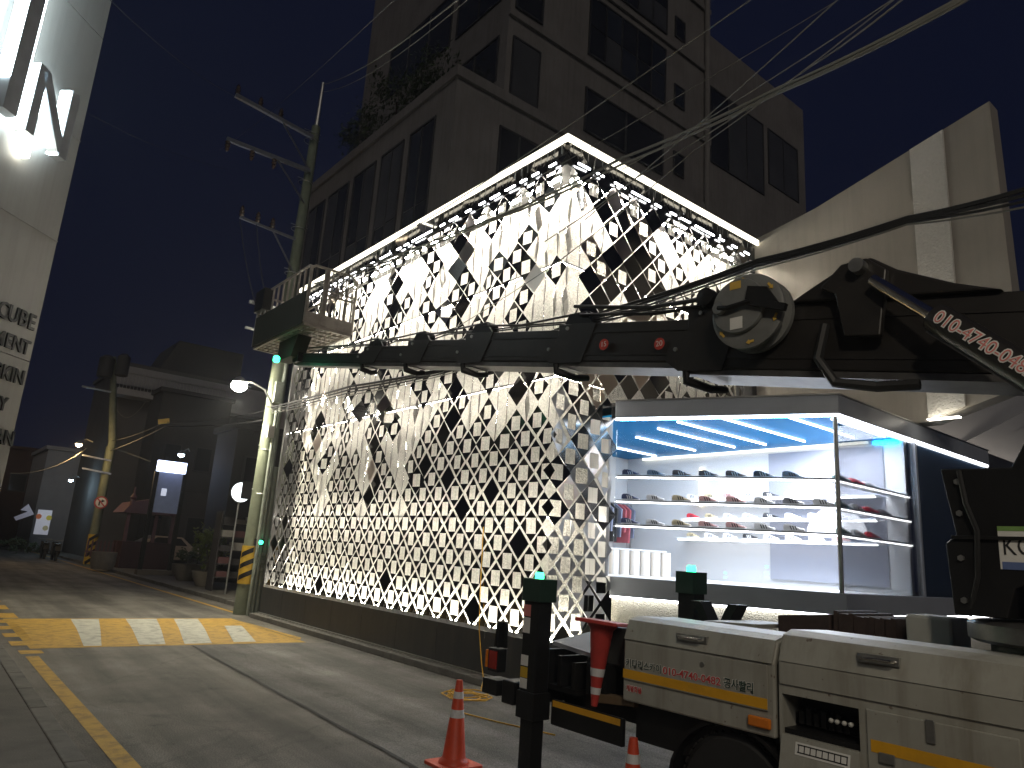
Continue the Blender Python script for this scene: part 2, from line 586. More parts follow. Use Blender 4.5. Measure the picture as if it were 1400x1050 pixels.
def foliage(mb, c, rad, n, size, rg):
    c = Vector(c)
    clumps = []
    for k in range(max(5, n // 45)):
        d = Vector((rg.gauss(0, 1), rg.gauss(0, 1), rg.gauss(0, 1))).normalized() * (rg.random() ** 0.45)
        clumps.append(Vector((d.x * rad[0], d.y * rad[1], d.z * rad[2])))
    for i in range(n):
        k = rg.choice(clumps)
        p = c + k + Vector((rg.gauss(0, 0.17) * rad[0], rg.gauss(0, 0.17) * rad[1], rg.gauss(0, 0.17) * rad[2]))
        a = Vector((rg.gauss(0, 1), rg.gauss(0, 1), rg.gauss(0, 1))).normalized()
        b = a.orthogonal().normalized()
        s_ = size * rg.uniform(0.6, 1.4)
        mb.quad(p - a * s_, p - b * s_ * 0.45, p + a * s_, p + b * s_ * 0.45)


# ------------------------------------------------------------------ ground, road, pavements
struct('ground', MB().quad((-150, -150, -0.03), (150, -150, -0.03), (150, 250, -0.03), (-150, 250, -0.03)), M['ground'])
KX = -5.45
struct('road', MB().quad((KX, -40, 0), (25, -40, 0), (25, 10.35, 0), (0.35, 10.35, 0), (0.35, 95, 0), (KX, 95, 0)), M['asphalt'])
struct('pavement', MB().box(-40, KX - 0.16, -40, 6.6, -0.02, 0.1), M['paving'])
kerb = struct('kerb', MB().box(KX - 0.16, KX - 0.012, -40, -6, -0.02, 0.1), M['kerb'])
yk = -6.0
while yk < 6.4:
    o = MB().box(KX - 0.155, KX, yk + 0.006, yk + 0.994, -0.02, 0.105 + rnd.uniform(-0.004, 0.004)).build('kerb_stone', M['kerb'], kerb, bevel=0.012)
    yk += 1.0
far_pavement = struct('far_pavement', MB().box(0.52, 12, 10.4, 60, -0.02, 0.1), M['paving'])
far_kerb = struct('far_kerb', MB().box(0.36, 0.515, 45, 60, -0.02, 0.11), M['kerb'])
yk = 10.4
while yk < 45:
    MB().box(0.36, 0.515, yk + 0.008, yk + 0.992, -0.02, 0.115 + rnd.uniform(-0.01, 0.01)).build('kerb_stone', M['kerb'], far_kerb)
    yk += 1.0
# painted lines
struct('road_line', MB().quad((-5.21, -30, 0.004), (-5.05, -30, 0.004), (-5.05, 4.9, 0.004), (-5.21, 4.9, 0.004)), M['yellow_paint'])
for (a, b) in ((9.9, 10.8), (11.6, 12.5), (13.4, 14.3), (15.2, 16.1), (17, 17.9)):
    struct('road_line', MB().quad((-5.1, a, 0.004), (-4.8, a, 0.004), (-4.8, b, 0.004), (-5.1, b, 0.004)), M['yellow_paint'])
struct('road_line', MB().quad((-5.24, 5.15, 0.004), (-4.95, 5.15, 0.004), (-4.95, 5.5, 0.004), (-5.24, 5.5, 0.004)), M['yellow_paint'])
struct('road_line', MB().quad((-0.28, 11.0, 0.004), (-0.16, 11.0, 0.004), (0.02, 60, 0.004), (-0.1, 60, 0.004)), M['yellow_paint'])
# tar seams
pts = [(-2.79 - 0.045 * k * 0.62 + 0.015 * math.sin(k * 1.9) + 0.012 * math.sin(k * 4.3), 5.55 - k * 0.62) for k in range(26)]
pm = MB()
for (a, b) in zip(pts, pts[1:]):
    pm.quad((a[0], a[1], 0.004), (-0.26, a[1], 0.004), (-0.26, b[1], 0.004), (b[0], b[1], 0.004))
struct('road_patch', pm, M['patch'])
sm = MB()
for (a, b) in zip(pts, pts[1:]):
    sm.quad((a[0] - 0.02, a[1], 0.008), (a[0] + 0.025, a[1], 0.008), (b[0] + 0.025, b[1], 0.008), (b[0] - 0.02, b[1], 0.008))
struct('road_seam', sm, M['seam'])
# speed hump
HX0, HX1, HY0, HY1, HH = -4.95, -0.85, 5.65, 9.75, 0.03


def hz(y):
    return 0.004 + HH * (0.5 - 0.5 * math.cos(2 * PI * min(1, max(0, (y - HY0) / (HY1 - HY0)))))


def hump_strip(xa0, xa1, xb0, xb1, y0, y1, lift, n=14):
    mb = MB()
    for i in range(n):
        t0, t1 = i / n, (i + 1) / n
        ya, yb = y0 + (y1 - y0) * t0, y0 + (y1 - y0) * t1
        L = lambda p, q_, t: p + (q_ - p) * t
        mb.quad((L(xa0, xb0, t0), ya, hz(ya) + lift), (L(xa1, xb1, t0), ya, hz(ya) + lift), (L(xa1, xb1, t1), yb, hz(yb) + lift), (L(xa0, xb0, t1), yb, hz(yb) + lift))
    return mb


hm_ = hump_strip(HX0, HX1, HX0, HX1, HY0, HY1, 0.0)
for k in range(14):
    ya, yb = HY0 + (HY1 - HY0) * k / 14, HY0 + (HY1 - HY0) * (k + 1) / 14
    hm_.quad((HX0 - 0.12, ya, 0.002), (HX0, ya, hz(ya)), (HX0, yb, hz(yb)), (HX0 - 0.12, yb, 0.002))
    hm_.quad((HX1 + 0.12, ya, 0.002), (HX1, ya, hz(ya)), (HX1, yb, hz(yb)), (HX1 + 0.12, yb, 0.002))
hump = struct('speed_hump_surface', hm_, M['yellow_paint'])
for (a0, a1, b0, b1) in ((-4.35, -4.1, -3.95, -3.45), (-3.55, -3.15, -2.95, -2.35), (-2.85, -2.4, -2.0, -1.5)):
    hump_strip(a0, a1, b0, b1, HY0 + 0.12, HY1 - 0.12, 0.004).build('white_band', M['white_paint'], hump)
hump_strip(-2.0, -1.6, -1.45, -1.1, HY0 + 0.2, HY0 + 2.4, 0.004).build('white_band', M['white_paint'], hump)
for k in range(4):
    MB().quad((HX0 - 0.32, HY0 + 0.35 + k * 1.02, 0.005), (HX0 - 0.124, HY0 + 0.35 + k * 1.02, 0.005), (HX0 - 0.124, HY0 + 0.85 + k * 1.02, 0.005), (HX0 - 0.32, HY0 + 0.85 + k * 1.02, 0.005)).build('edge_tooth', M['yellow_paint'], hump)
MB().quad((HX1 + 0.123, HY0 + 0.3, 0.009), (HX1 + 0.28, HY0 + 0.6, 0.009), (HX1 + 0.123, HY1 - 0.4, 0.005)).build('edge_tooth', M['yellow_paint'], hump)

# ------------------------------------------------------------------ the lit retail building behind the panel screens
bld = thing('retail_building', 'white stucco building behind the diamond screens, edged with glowing strips', 'building', (0, 0, 0))
BT = 8.16
MB().box(0.46, 0.6, 0.46, 9.95, 0.7, BT).build('street_wall', M['stucco'], bld)
MB().box(0.6, 5.15, 0.46, 0.6, 4.24, BT).build('forecourt_wall', M['stucco'], bld)
MB().box(0.6, 1.2, 0.462, 0.6, 0.7, 4.237).build('forecourt_wall', M['stucco'], bld)
MB().box(0.0, 9.0, 9.955, 10.05, 0.0, BT).build('end_wall', M['charcoal'], bld)
MB().box(8.9, 9.0, 0.5, 9.95, 0.0, BT).build('rear_wall', M['charcoal'], bld)
MB().box(5.05, 5.19, 0.0, 0.36, 4.24, 8.1).build('end_panel', M['charcoal'], bld)
MB().box(-0.05, 9.0, -0.05, 10.05, BT + 0.005, BT + 0.08).build('roof', M['charcoal'], bld)
MB().box(0.0, 0.458, 0.0, 9.95, 0.6, 0.7).box(0.46, 1.2, 0.0, 0.458, 0.6, 0.698).build('light_tray', M['softwhite'], bld)
MB().box(0.0, 0.355, 0.003, 9.94, 0.0, 0.595).box(0.0, 1.27, -0.004, 0.0, 0.0, 0.698).build('plinth', M['charcoal'], bld)
for k in range(8):
    MB().box(-0.006, -0.0005, k * 1.25 + 0.004, k * 1.25 + 1.244, 0.1, 0.698).build('plinth_panel', M['charcoal'], bld)
MB().box(-0.24, -0.006, -0.2, 10.0, 0.0, 0.1).build('plinth_step', M['kerb'], bld, bevel=0.01)
MB().box(-0.06, -0.008, -0.06, 10.0, 0.1, 0.125).build('step_trim', M['steel'], bld)
# top light strip
MB().box(-0.1, -0.055, -0.1, 10.05, BT - 0.02, BT + 0.085).box(-0.055, 5.19, -0.1, -0.055, BT - 0.02, BT + 0.085).build('light_strip', M['trimlight'], bld, label='glowing cream strip along the roof edge')
# bottom light strip
MB().box(0.26, 0.31, 0.05, 9.9, 0.705, 0.74).box(0.3, 1.2, 0.26, 0.31, 0.705, 0.74).build('light_strip', M['baselight'], bld, label='glowing white strip along the plinth')
MB().box(-0.003, 0.02, 0.0, 9.95, 0.702, 0.76).build('tray_edge', M['softwhite'], bld)
MB().box(0.03, 0.458, 0.03, 9.95, 7.815, 7.83).box(0.46, 5.04, 0.03, 0.458, 7.8155, 7.8295).build('light_stop', M['charcoal'], bld)  # added shelf that keeps the wash light off the wall top
for zz in (2.3575, 4.3975, 6.1825):  # added strips that brighten the wall middle, with covers hiding them
    xe_ = 4.98 if zz > 4.4 else 1.15
    MB().box(0.03, 0.05, 0.06, 9.9, zz - 0.011, zz + 0.011).build('fill_light_strip', M['midlight'], bld)
    MB().box(0.018, 0.028, 0.06, 9.9, zz - 0.014, zz + 0.014).build('fill_strip_cover', M['steel'], bld)
    MB().box(0.06, xe_, 0.03, 0.05, zz - 0.01, zz + 0.01).build('fill_light_strip', M['midlight'], bld)
    MB().box(0.06, xe_, 0.018, 0.028, zz - 0.0135, zz + 0.0135).build('fill_strip_cover', M['steel'], bld)
yy = 0.35
while yy < 9.8:
    MB().box(0.16, 0.21, yy, yy + 0.3, 7.74, 7.77).build('light_bar', M['barlight'], bld)
    MB().box(0.15, 0.22, yy - 0.02, yy + 0.32, 7.775, 7.81).build('bar_housing', M['steel'], bld)
    yy += 0.5
xx = 0.4
while xx < 4.9:
    MB().box(xx, xx + 0.3, 0.16, 0.21, 7.74, 7.77).build('light_bar', M['barlight'], bld)
    MB().box(xx - 0.02, xx + 0.32, 0.15, 0.22, 7.775, 7.81).build('bar_housing', M['steel'], bld)
    xx += 0.5
yy = 0.2
while yy < 9.8:
    MB().box(-0.06, -0.035, yy, yy + rnd.choice((0.16, 0.26)), 7.86, 7.885).build('front_light_bar', M['frontbar'], bld)
    yy += rnd.choice((0.3, 0.42, 0.42))
xx = 0.2
while xx < 4.9:
    MB().box(xx, xx + rnd.choice((0.16, 0.26)), -0.06, -0.035, 7.86, 7.885).build('front_light_bar', M['frontbar'], bld)
    xx += rnd.choice((0.3, 0.42, 0.42))
rings = MB()
for k in range(60):
    y = 0.08 + k * 0.165
    rings.bar((-0.05, y, BT - 0.04), (-0.03, y + 0.02, BT - 0.16), 0.008)
    z = 0.72
    rings.tube([(-0.01, y, z), (-0.03, y, z + 0.05), (-0.02, y, z + 0.1), (0.0, y, z + 0.06)], 0.005, 4)
for k in range(31):
    x = 0.08 + k * 0.165
    rings.bar((x, -0.05, BT - 0.04), (x + 0.02, -0.03, BT - 0.16), 0.008)
rings.build('hanging_rings', M['steel'], bld, kind='stuff')

# ------------------------------------------------------------------ diamond panels
CW, CH = 0.49, 0.51


def panel_mesh(name, m, sc, hole, th=0.008):
    a, b = CW / 2 * sc, CH / 2 * sc
    mb = MB()
    if not hole:
        mb.prism([(-a, 0, 0), (0, 0, -b), (a, 0, 0), (0, 0, b)], (0, th, 0))
    else:
        hw, hh = 0.1, 0.112
        out = [(-a, 0), (0, -b), (a, 0), (0, b)]
        inn = [(-hw, -hh), (hw, -hh), (hw, hh), (-hw, hh)]
        # quads between the diamond's four corners and the rectangular opening
        for y in (0, th):
            k = len(mb.v)
            mb.v += [Vector((x, y, z)) for x, z in out] + [Vector((x, y, z)) for x, z in inn]
            mb.f += [(k, k + 4, k + 7), (k + 1, k + 5, k + 4), (k + 2, k + 6, k + 5), (k + 3, k + 7, k + 6), (k, k + 1, k + 4), (k + 1, k + 2, k + 5), (k + 2, k + 3, k + 6), (k + 3, k, k + 7)]
        for i in range(4):
            j = (i + 1) % 4
            mb.f += [(i, j, 8 + j, 8 + i), (4 + j, 4 + i, 12 + i, 12 + j)]
    return mb.mesh(name, m)


PM = {}
for key, m in (('dark', 'mirror'), ('rose', 'rose'), ('silver', 'silver'), ('satin', 'satin')):
    for hole in (0, 1):
        for sc in (0.86, 0.94):
            PM[key, hole, sc] = panel_mesh('panel', M[m], sc, hole)
PGAP = rnd.random


def screen(root, nu, wide_rows, place, state, mirror_rot, skip, limit):
    cells = []
    nrow = int((BT - 0.08 - 0.86) / (CH / 2)) + 1
    for j in range(nrow):
        z = 0.86 + CH / 2 + j * CH / 2 - 0.16
        for i in range(nu + 1):
            u = 0.12 + i * CW + (CW / 2 if j % 2 else 0)
            if u > nu * CW or skip(u, z):
                continue
            cells.append((i, j, u, z))
    cells.sort(key=lambda c: (place(c[2], c[3]) - CAM).length)
    rest = {}
    for n, (i, j, u, z) in enumerate(cells):
        key, hole, sc, ang = state(i, j, u, z, nrow)
        tilt = rnd.gauss(0, 0.02)
        loc = place(u, z)
        rotm = Matrix.Translation(loc) @ Matrix.Rotation(mirror_rot + ang, 4, 'Z') @ Matrix.Rotation(tilt, 4, 'X')
        me = PM[key, hole, sc]
        if n < limit:
            o = bpy.data.objects.new('panel', me)
            COL.objects.link(o)
            o.parent = root
            o.matrix_local = Matrix.Translation(-Vector(root.location)) @ rotm
        else:
            mb = rest.setdefault(key, MB())
            k = len(mb.v)
            mb.v += [rotm @ v.co for v in me.vertices]
            mb.f += [tuple(k + x for x in p.vertices) for p in me.polygons]
    zb = 0.86 + CH / 2 - 0.16 - CH / 2
    for i in range(nu + 1):
        u = 0.12 + i * CW + CW / 2
        if u > nu * CW or skip(u, zb):
            continue
        a, b = CW / 2 * 0.86, CH / 2 * 0.86
        tri = MB().prism([(-a, 0, 0.012), (a, 0, 0.012), (0, 0, b)], (0, 0.008, 0))
        rotm = Matrix.Translation(place(u, zb)) @ Matrix.Rotation(mirror_rot, 4, 'Z')
        tri.v = [rotm @ v for v in tri.v]
        tri.build('half_panel', M['mirror'], root)
    for key, mb in rest.items():
        mb.build('distant_panels', M[{'dark': 'mirror', 'rose': 'rose', 'silver': 'silver', 'satin': 'satin'}[key]], root, kind='stuff')


srg = random.Random(5)
drip = [0.56, 0.6, 0.66, 0.5, 0.7, 0.6, 0.55, 0.76, 0.82, 0.66, 0.76, 0.84, 0.7, 0.66, 0.78, 0.84, 0.66, 0.62, 0.6, 0.7, 0.6, 0.6]
colkind = ['open', 'mix', 'open', 'holes', 'open', 'dark', 'open', 'holes', 'open', 'open', 'dark', 'open', 'open', 'holes', 'open', 'open', 'mix', 'open', 'holes', 'dark', 'mix', 'mix']


def left_state(i, j, u, z, nrow):
    t = 1 - j / (nrow - 1)          # 0 top, 1 bottom
    if j >= nrow - 2 and srg.random() < 0.75:
        return 'dark', 0 if srg.random() < 0.7 else 1, 0.94, srg.gauss(0, 0.04)
    c = min(len(drip) - 1, int(u / CW))
    L = drip[c]
    if j % 2:
        L = (drip[c] + drip[min(len(drip) - 1, c + 1)]) / 2 - 0.05
    if t > L:
        if t > 0.62 or srg.random() < 0.7:
            return 'dark', 1 if srg.random() < 0.97 else 0, 0.86, srg.gauss(0, 0.05)
    k = colkind[c]
    r = srg.random()
    if k == 'open':
        if r < 0.76:
            return 'silver', 0, 0.94, -math.atan2(6.84, 7.55 + u) + srg.gauss(0, 0.06)
        if r < 0.84:
            return 'silver', 1 if srg.random() < 0.5 else 0, 0.94, srg.choice((-1, 1)) * srg.uniform(0.3, 0.95)
        return 'dark', 1, 0.94, srg.gauss(0, 0.1)
    if k == 'dark':
        if r < 0.4:
            return 'dark', 0, 0.94, srg.gauss(0, 0.1)
        if r < 0.5:
            return 'rose', 0, 0.94, srg.gauss(0, 0.1)
        return 'dark', 1, 0.94, srg.gauss(0, 0.1)
    if k == 'holes':
        if r < 0.75:
            return 'dark', 1, 0.94, srg.gauss(0, 0.08)
        return 'dark', 0, 0.94, -math.atan2(6.84, 7.55 + u) + srg.gauss(0, 0.1)
    if r < 0.45:
        return 'dark', 0, 0.94, -math.atan2(6.84, 7.55 + u) + srg.gauss(0, 0.15)
    if r < 0.7:
        return 'dark', 1, 0.94, srg.gauss(0, 0.1)
    return ('rose' if r > 0.85 else 'dark'), 0, 0.94, srg.gauss(0, 0.1)


def right_state(i, j, u, z, nrow):
    r = srg.random()
    if j >= nrow - 2 and r < 0.75:
        return 'dark', 0 if r < 0.6 else 1, 0.94, srg.gauss(0, 0.04)
    if z < 2.2:
        return 'satin', 1, 0.86, srg.gauss(0, 0.03)
    if z < 4.3:
        if r < 0.3:
            return 'satin', 1, 0.94, srg.choice((-1, 1)) * srg.uniform(0.1, 0.3)
        return ('rose' if r < 0.5 else 'dark'), 1, 0.94, srg.gauss(0, 0.1)
    if u < 0.5:
        return 'silver', 0, 0.94, math.atan2(7.55, 6.84 + u) + srg.gauss(0, 0.2)
    if u < 2.4:
        if r < 0.34:
            return 'dark', 0, 0.94, srg.gauss(0, 0.06)
        if r < 0.66:
            return 'rose', 1 if srg.random() < 0.25 else 0, 0.94, srg.gauss(0, 0.06)
        if r < 0.85:
            return 'dark', 1, 0.94, srg.gauss(0, 0.06)
        return 'silver', 1, 0.94, math.atan2(7.55, 6.84 + u) + srg.gauss(0, 0.15)
    if r < 0.72:
        return 'dark', 1, 0.86, srg.gauss(0, 0.06)
    return 'silver', 1, 0.86, math.atan2(7.55, 6.84 + u) + srg.gauss(0, 0.2)


sc1 = thing('panel_screen', 'long street side screen of hanging dark and mirrored diamond panels over the dark plinth', 'panel screen', (0, 5, 0.7), 'diamond panel screens')
screen(sc1, 20, 9, lambda u, z: Vector((0.0, u, z)), left_state, -PI / 2, lambda u, z: u > 9.9, 300)
sc2 = thing('panel_screen', 'short screen of diamond panels round the corner, above and beside the shop window', 'panel screen', (2.5, 0, 0.7), 'diamond panel screens')
screen(sc2, 10, 9, lambda u, z: Vector((u, 0.0, z)), right_state, 0.0, lambda u, z: (u > 1.1 and z < 4.45) or u > 5.0, 300)
# cables the panels hang on
for root, place, n in ((sc1, lambda u, z: Vector((0.012, u, z)), 20), (sc2, lambda u, z: Vector((u, 0.012, z)), 10)):
    mb = MB()
    for i in range(n * 2):
        u = 0.12 + i * CW / 2
        zb = 0.72 if (root is sc1 or u < 1.1) else 4.3
        mb.bar(place(u, zb), place(u, BT - 0.05), 0.0025)
    mb.build('hanging_cables', M['steel'], root, kind='stuff')

# ------------------------------------------------------------------ glass shop box with the chamfered front
A2, B2 = Vector((1.28, -0.002, 0)), Vector((2.65, -2.83, 0))
CU = (B2 - A2).normalized()
CN = Vector((CU.y, -CU.x, 0))      # points out of the shop, towards the street
SX1 = 8.2


def shop_band(z0, z1, out, inn, xe=SX1):
    """Solid band that follows the chamfer and the front, OUT metres proud and INN metres deep."""
    mb = MB()
    o1, o2, o3 = A2 + CN * out, None, Vector((xe, -2.83 - out, 0))
    k = (out / max(1e-6, abs(CN.y + 0)))
    # corner of the two offset lines
    n2 = Vector((0, -1, 0))

    def corner(d):
        # point p with (p-B2).CN = d and (p-B2).n2 = d
        # p = B2 + CU*s + CN*d ; (.)n2 = d
        s = (d - CN.dot(n2) * d) / CU.dot(n2)
        return B2 + CU * s + CN * d
    c_o, c_i = corner(out), corner(-inn)
    i1, i3 = A2 - CN * inn, Vector((xe, -2.83 + inn, 0))
    Z = lambda p, z: Vector((p.x, p.y, z))
    mb.hexa([Z(o1, z0), Z(c_o, z0), Z(c_i, z0), Z(i1, z0), Z(o1, z1), Z(c_o, z1), Z(c_i, z1), Z(i1, z1)])
    mb.hexa([Z(c_o, z0), Z(o3, z0), Z(i3, z0), Z(c_i, z0), Z(c_o, z1), Z(o3, z1), Z(i3, z1), Z(c_i, z1)])
    mb.v = [Vector(v) for v in mb.v]
    return mb


shop = thing('glass_shop', 'raised glass fronted shoe shop glowing blue and white beside the diamond screen', 'shop', (3, -1, 0))
shop_band(0.0, 1.32, -0.1, 0.25).build('base_wall', M['stucco_grey'], shop)
shop_band(1.33, 1.6, 0.02, 0.12).build('sill', M['darkframe'], shop, bevel=0.008)
shop_band(3.97, 4.23, 0.02, 0.12).build('fascia', M['darkframe'], shop, bevel=0.008)
MB().box(8.2, 16, -2.83, -2.75, 0, 4.2).build('end_wall', M['charcoal'], shop)
shop_band(4.231, 4.25, 0.03, 0.02).build('fascia_trim', M['steel'], shop)
shop_band(1.3, 1.325, -0.02, 0.06).build('under_sill_light', M['whiteled'], shop)
shop_band(3.935, 3.965, 0.0, 0.03).build('fascia_light', M['whiteled'], shop)
FL = [(1.3, 3.0), (1.3, 0.0), (2.6, -2.75), (SX1, -2.75), (SX1, 3.0)]
MB().prism([(x, y, 1.5) for x, y in FL], (0, 0, 0.1)).build('floor_slab', M['softwhite'], shop)
MB().prism([(x, y, 3.985) for x, y in FL], (0, 0, 0.05)).build('ceiling_panel', M['ceiling'], shop)
MB().prism([(x, y, 4.16) for x, y in FL], (0, 0, 0.06)).build('roof', M['charcoal'], shop)
pane = MB().hexa([A2 + CN * d + CU * s + Vector((0, 0, z)) for z in (1.6, 3.935) for (s, d) in ((0.02, -0.04), (3.12, -0.04), (3.12, -0.05), (0.02, -0.05))])
pane.build('pane', M['glass'], shop)
MB().box(2.7, 5.1, -2.79, -2.78, 1.6, 3.935).build('pane', M['glass'], shop)
MB().box(5.16, SX1, -2.79, -2.74, 1.6, 3.935).build('dark_pane', M['bluepane'], shop)
MB().cyl((2.66, -2.78, 1.6), (2.66, -2.78, 3.94), 0.03, 12).build('mullion', M['steel'], shop)
MB().box(5.1, 5.16, -2.82, -2.74, 1.6, 3.935).build('mullion', M['darkframe'], shop)
MB().box(4.9, 5.0, -2.73, 3.0, 1.6, 3.98).build('back_wall', M['softwhite'], shop)
MB().box(1.3, 4.9, 2.95, 3.05, 1.6, 3.98).build('side_wall', M['softwhite'], shop)
MB().box(1.21, 1.29, 0.05, 3.0, 1.6, 3.98).build('side_wall', M['softwhite'], shop)
MB().box(4.87, 4.895, -2.42, -0.42, 1.7, 3.88).build('grey_panel', M['greypanel'], shop)
for y, xs in ((0.86, 2.75), (-0.0, 2.3), (-0.63, 2.0), (-1.35, 2.15), (-2.17, 2.55)):
    MB().box(xs, 4.45, y - 0.012, y + 0.012, 3.955, 3.98).build('ceiling_light', M['ceilled'], shop)
MB().box(1.75, 4.7, 2.0, 2.024, 3.955, 3.98).build('ceiling_light', M['ceilled'], shop)
MB().box(2.95, 4.6, -2.6, -2.576, 3.955, 3.98).build('ceiling_light', M['ceilled'], shop)  # added strip that brightens the right end of the shop
lamp_light('shop_fill', 'AREA', (3.9, -2.15, 3.93), 230, (0.95, 0.97, 1.0), shop, size=1.2, aim=(0, 0, -1))
# blue coves along the glass and the back wall
cv = MB()
cv.hexa([A2 + CN * d + CU * s + Vector((0, 0, z)) for z in (3.945, 3.96) for (s, d) in ((0.05, -0.08), (3.05, -0.08), (3.05, -0.11), (0.05, -0.11))])
cv.box(2.8, 4.85, -2.72, -2.69, 3.945, 3.96)
cv.box(4.84, 4.87, -2.68, -2.3, 3.9, 3.96)
cv.build('blue_cove_light', M['blueled'], shop)
MB().box(4.84, 4.89, -2.2, 2.5, 3.93, 3.97).build('wall_wash_light', M['trimlight'], shop)
# shelves
SHZ = (3.1, 2.73, 2.37)
for z in SHZ:
    sh = MB().hexa([A2 + CN * d + CU * s + Vector((0, 0, zz)) for zz in (z - 0.025, z) for (s, d) in ((0.03, -0.08), (3.1, -0.08), (2.97, -0.36), (0.03, -0.36))]).build('front_shelf', M['shelf'], shop)
    MB().hexa([A2 + CN * d + CU * s + Vector((0, 0, zz)) for zz in (z - 0.045, z - 0.027) for (s, d) in ((0.03, -0.082), (3.08, -0.082), (3.07, -0.105), (0.03, -0.105))]).build('shelf_light', M['shelfled'], sh)
    sh = MB().box(2.78, 5.0, -2.75, -2.47, z - 0.025, z).build('front_shelf', M['shelf'], shop)
    MB().box(2.78, 4.98, -2.75, -2.725, z - 0.045, z - 0.027).build('shelf_light', M['shelfled'], sh)
    sh = MB().box(4.58, 4.865, -2.4, 1.3 + (z - 2.7) * -0.3, z - 0.025 - 0.02, z - 0.02).build('back_shelf', M['shelf'], shop)
    MB().box(4.58, 4.61, -2.4, 1.25 + (z - 2.7) * -0.3, z - 0.07, z - 0.047).build('shelf_light', M['shelfled'], sh)
# white leaf emblem on the grey panel, partly hidden by the shelves
em = MB()
for k, (cy_, cz_, rx, rz, an) in enumerate(((-1.62, 2.75, 0.17, 0.33, 0), (-1.88, 2.66, 0.16, 0.32, -0.75), (-1.36, 2.66, 0.16, 0.32, 0.75))):
    P = []
    for i in range(18):
        t = 2 * PI * i / 18
        a, b = rx * math.cos(t), rz * math.sin(t)
        P.append((4.864, cy_ + a * math.cos(an) - b * math.sin(an), cz_ + a * math.sin(an) + b * math.cos(an)))
    em.prism(P, (0.004 - 0.0012 * k, 0, 0))
for k in range(3):
    em.box(4.86, 4.863, -2.0, -1.24, 2.42 + k * 0.07, 2.46 + k * 0.07)
em.build('emblem', emis('emblem_white', (0.9, 0.93, 1.0), 1.0), shop)
MB().box(4.84, 4.866, -1.55, -1.5, 2.5, 3.75).build('vertical_light', emis('violet_white_strip', (0.75, 0.8, 1.0), 3.0), shop)
MB().box(4.84, 4.866, 1.0, 1.05, 2.95, 3.7).build('vertical_light', M['reflection_bar'], shop)  # glowing bar paints the reflection of a lamp
text('mirrored_lettering', 'ORIGINALS', 0.3, (3.6, 2.94, 2.72), (1, 0, 0), (0, 0, 1), M['greypanel'], shop, 0.004, 'CENTER', squeeze=-1)
lamp_light('shop_fill', 'AREA', (3.2, 0.2, 3.93), 85, (0.93, 0.96, 1.0), shop, size=2.2, aim=(0, 0, -1))

# garments on a rail along the far inner wall
gr = thing('clothes_rail', 'rail of dark, grey and red garments hanging at the left inside the shop', 'clothes rail', (3.9, 2.75, 1.6))
MB().cyl((3.2, 2.7, 2.98), (4.75, 2.7, 2.98), 0.015, 8).build('rail', M['steel'], gr)
MB().bar((3.2, 2.7, 1.6), (3.2, 2.7, 2.98), 0.03).bar((4.75, 2.7, 1.6), (4.75, 2.7, 2.98), 0.03).build('upright', M['steel'], gr)
for k in range(11):
    x = 3.3 + k * 0.13
    w_ = 0.04
    g = MB().prism([(x, 2.5, 2.2 + 0.1 * (k % 3)), (x, 2.9, 2.2 + 0.1 * (k % 3)), (x, 2.93, 2.85), (x, 2.75, 2.97), (x, 2.65, 2.97), (x, 2.47, 2.85)], (w_, 0, 0))
    g.build('garment', M['clothred'] if k in (8, 9) else M['cloth'] if k % 3 else M['charcoal'], gr)
ct = thing('display_counter', 'low cream counter faced with upright round columns inside the shop', 'counter', (3.3, 1.2, 1.6))
for k in range(8):
    MB().cyl((2.55 + k * 0.16, 1.6 - k * 0.1, 1.6), (2.55 + k * 0.16, 1.6 - k * 0.1, 2.02), 0.085, 14).build('column', M['counter'], ct, smooth=True)
MB().bar((2.5, 1.8, 2.04), (3.75, 1.02, 2.04), 0.34, 0.03).build('top', M['softwhite'], ct)


# shoes
def shoe_meshes(name, upper, stripe):
    secs = [(-0.135, 0.03, 0.05, 0.085), (-0.11, 0.036, 0.02, 0.1), (-0.06, 0.038, 0.02, 0.1), (-0.02, 0.038, 0.02, 0.092), (0.03, 0.042, 0.02, 0.07), (0.08, 0.046, 0.02, 0.052), (0.12, 0.038, 0.02, 0.042), (0.143, 0.012, 0.022, 0.03)]
    mb = MB()
    n = 6
    for (x, w_, z0, z1) in secs:
        mb.v += [Vector(p) for p in ((x, -w_, 0.02), (x, -w_ * 0.98, z0 + (z1 - z0) * 0.5), (x, -w_ * 0.5, z1), (x, w_ * 0.5, z1), (x, w_ * 0.98, z0 + (z1 - z0) * 0.5), (x, w_, 0.02))]
    for i in range(len(secs) - 1):
        for j in range(n):
            mb.f.append((i * n + j, i * n + (j + 1) % n, (i + 1) * n + (j + 1) % n, (i + 1) * n + j))
    mb.f.append(tuple(reversed(range(n))))
    mb.f.append(tuple(range((len(secs) - 1) * n, len(secs) * n)))
    so_ = MB()
    out = [(x, w_ + 0.004) for (x, w_, _a, _b) in secs]
    so_.prism([(x, -w_, 0.0) for x, w_ in out] + [(x, w_, 0.0) for x, w_ in reversed(out)], (0, 0, 0.021))
    st = MB()
    for k in range(3):
        x = -0.035 + k * 0.032
        for s in (-1, 1):
            y = s * 0.0435
            st.quad((x, y, 0.022), (x + 0.014, y, 0.022), (x - 0.006, y * 0.9, 0.075), (x - 0.02, y * 0.9, 0.075))
    return mb.mesh('upper', upper, smooth=True), so_.mesh('sole', M['shelf']), st.mesh('side_stripes', stripe)


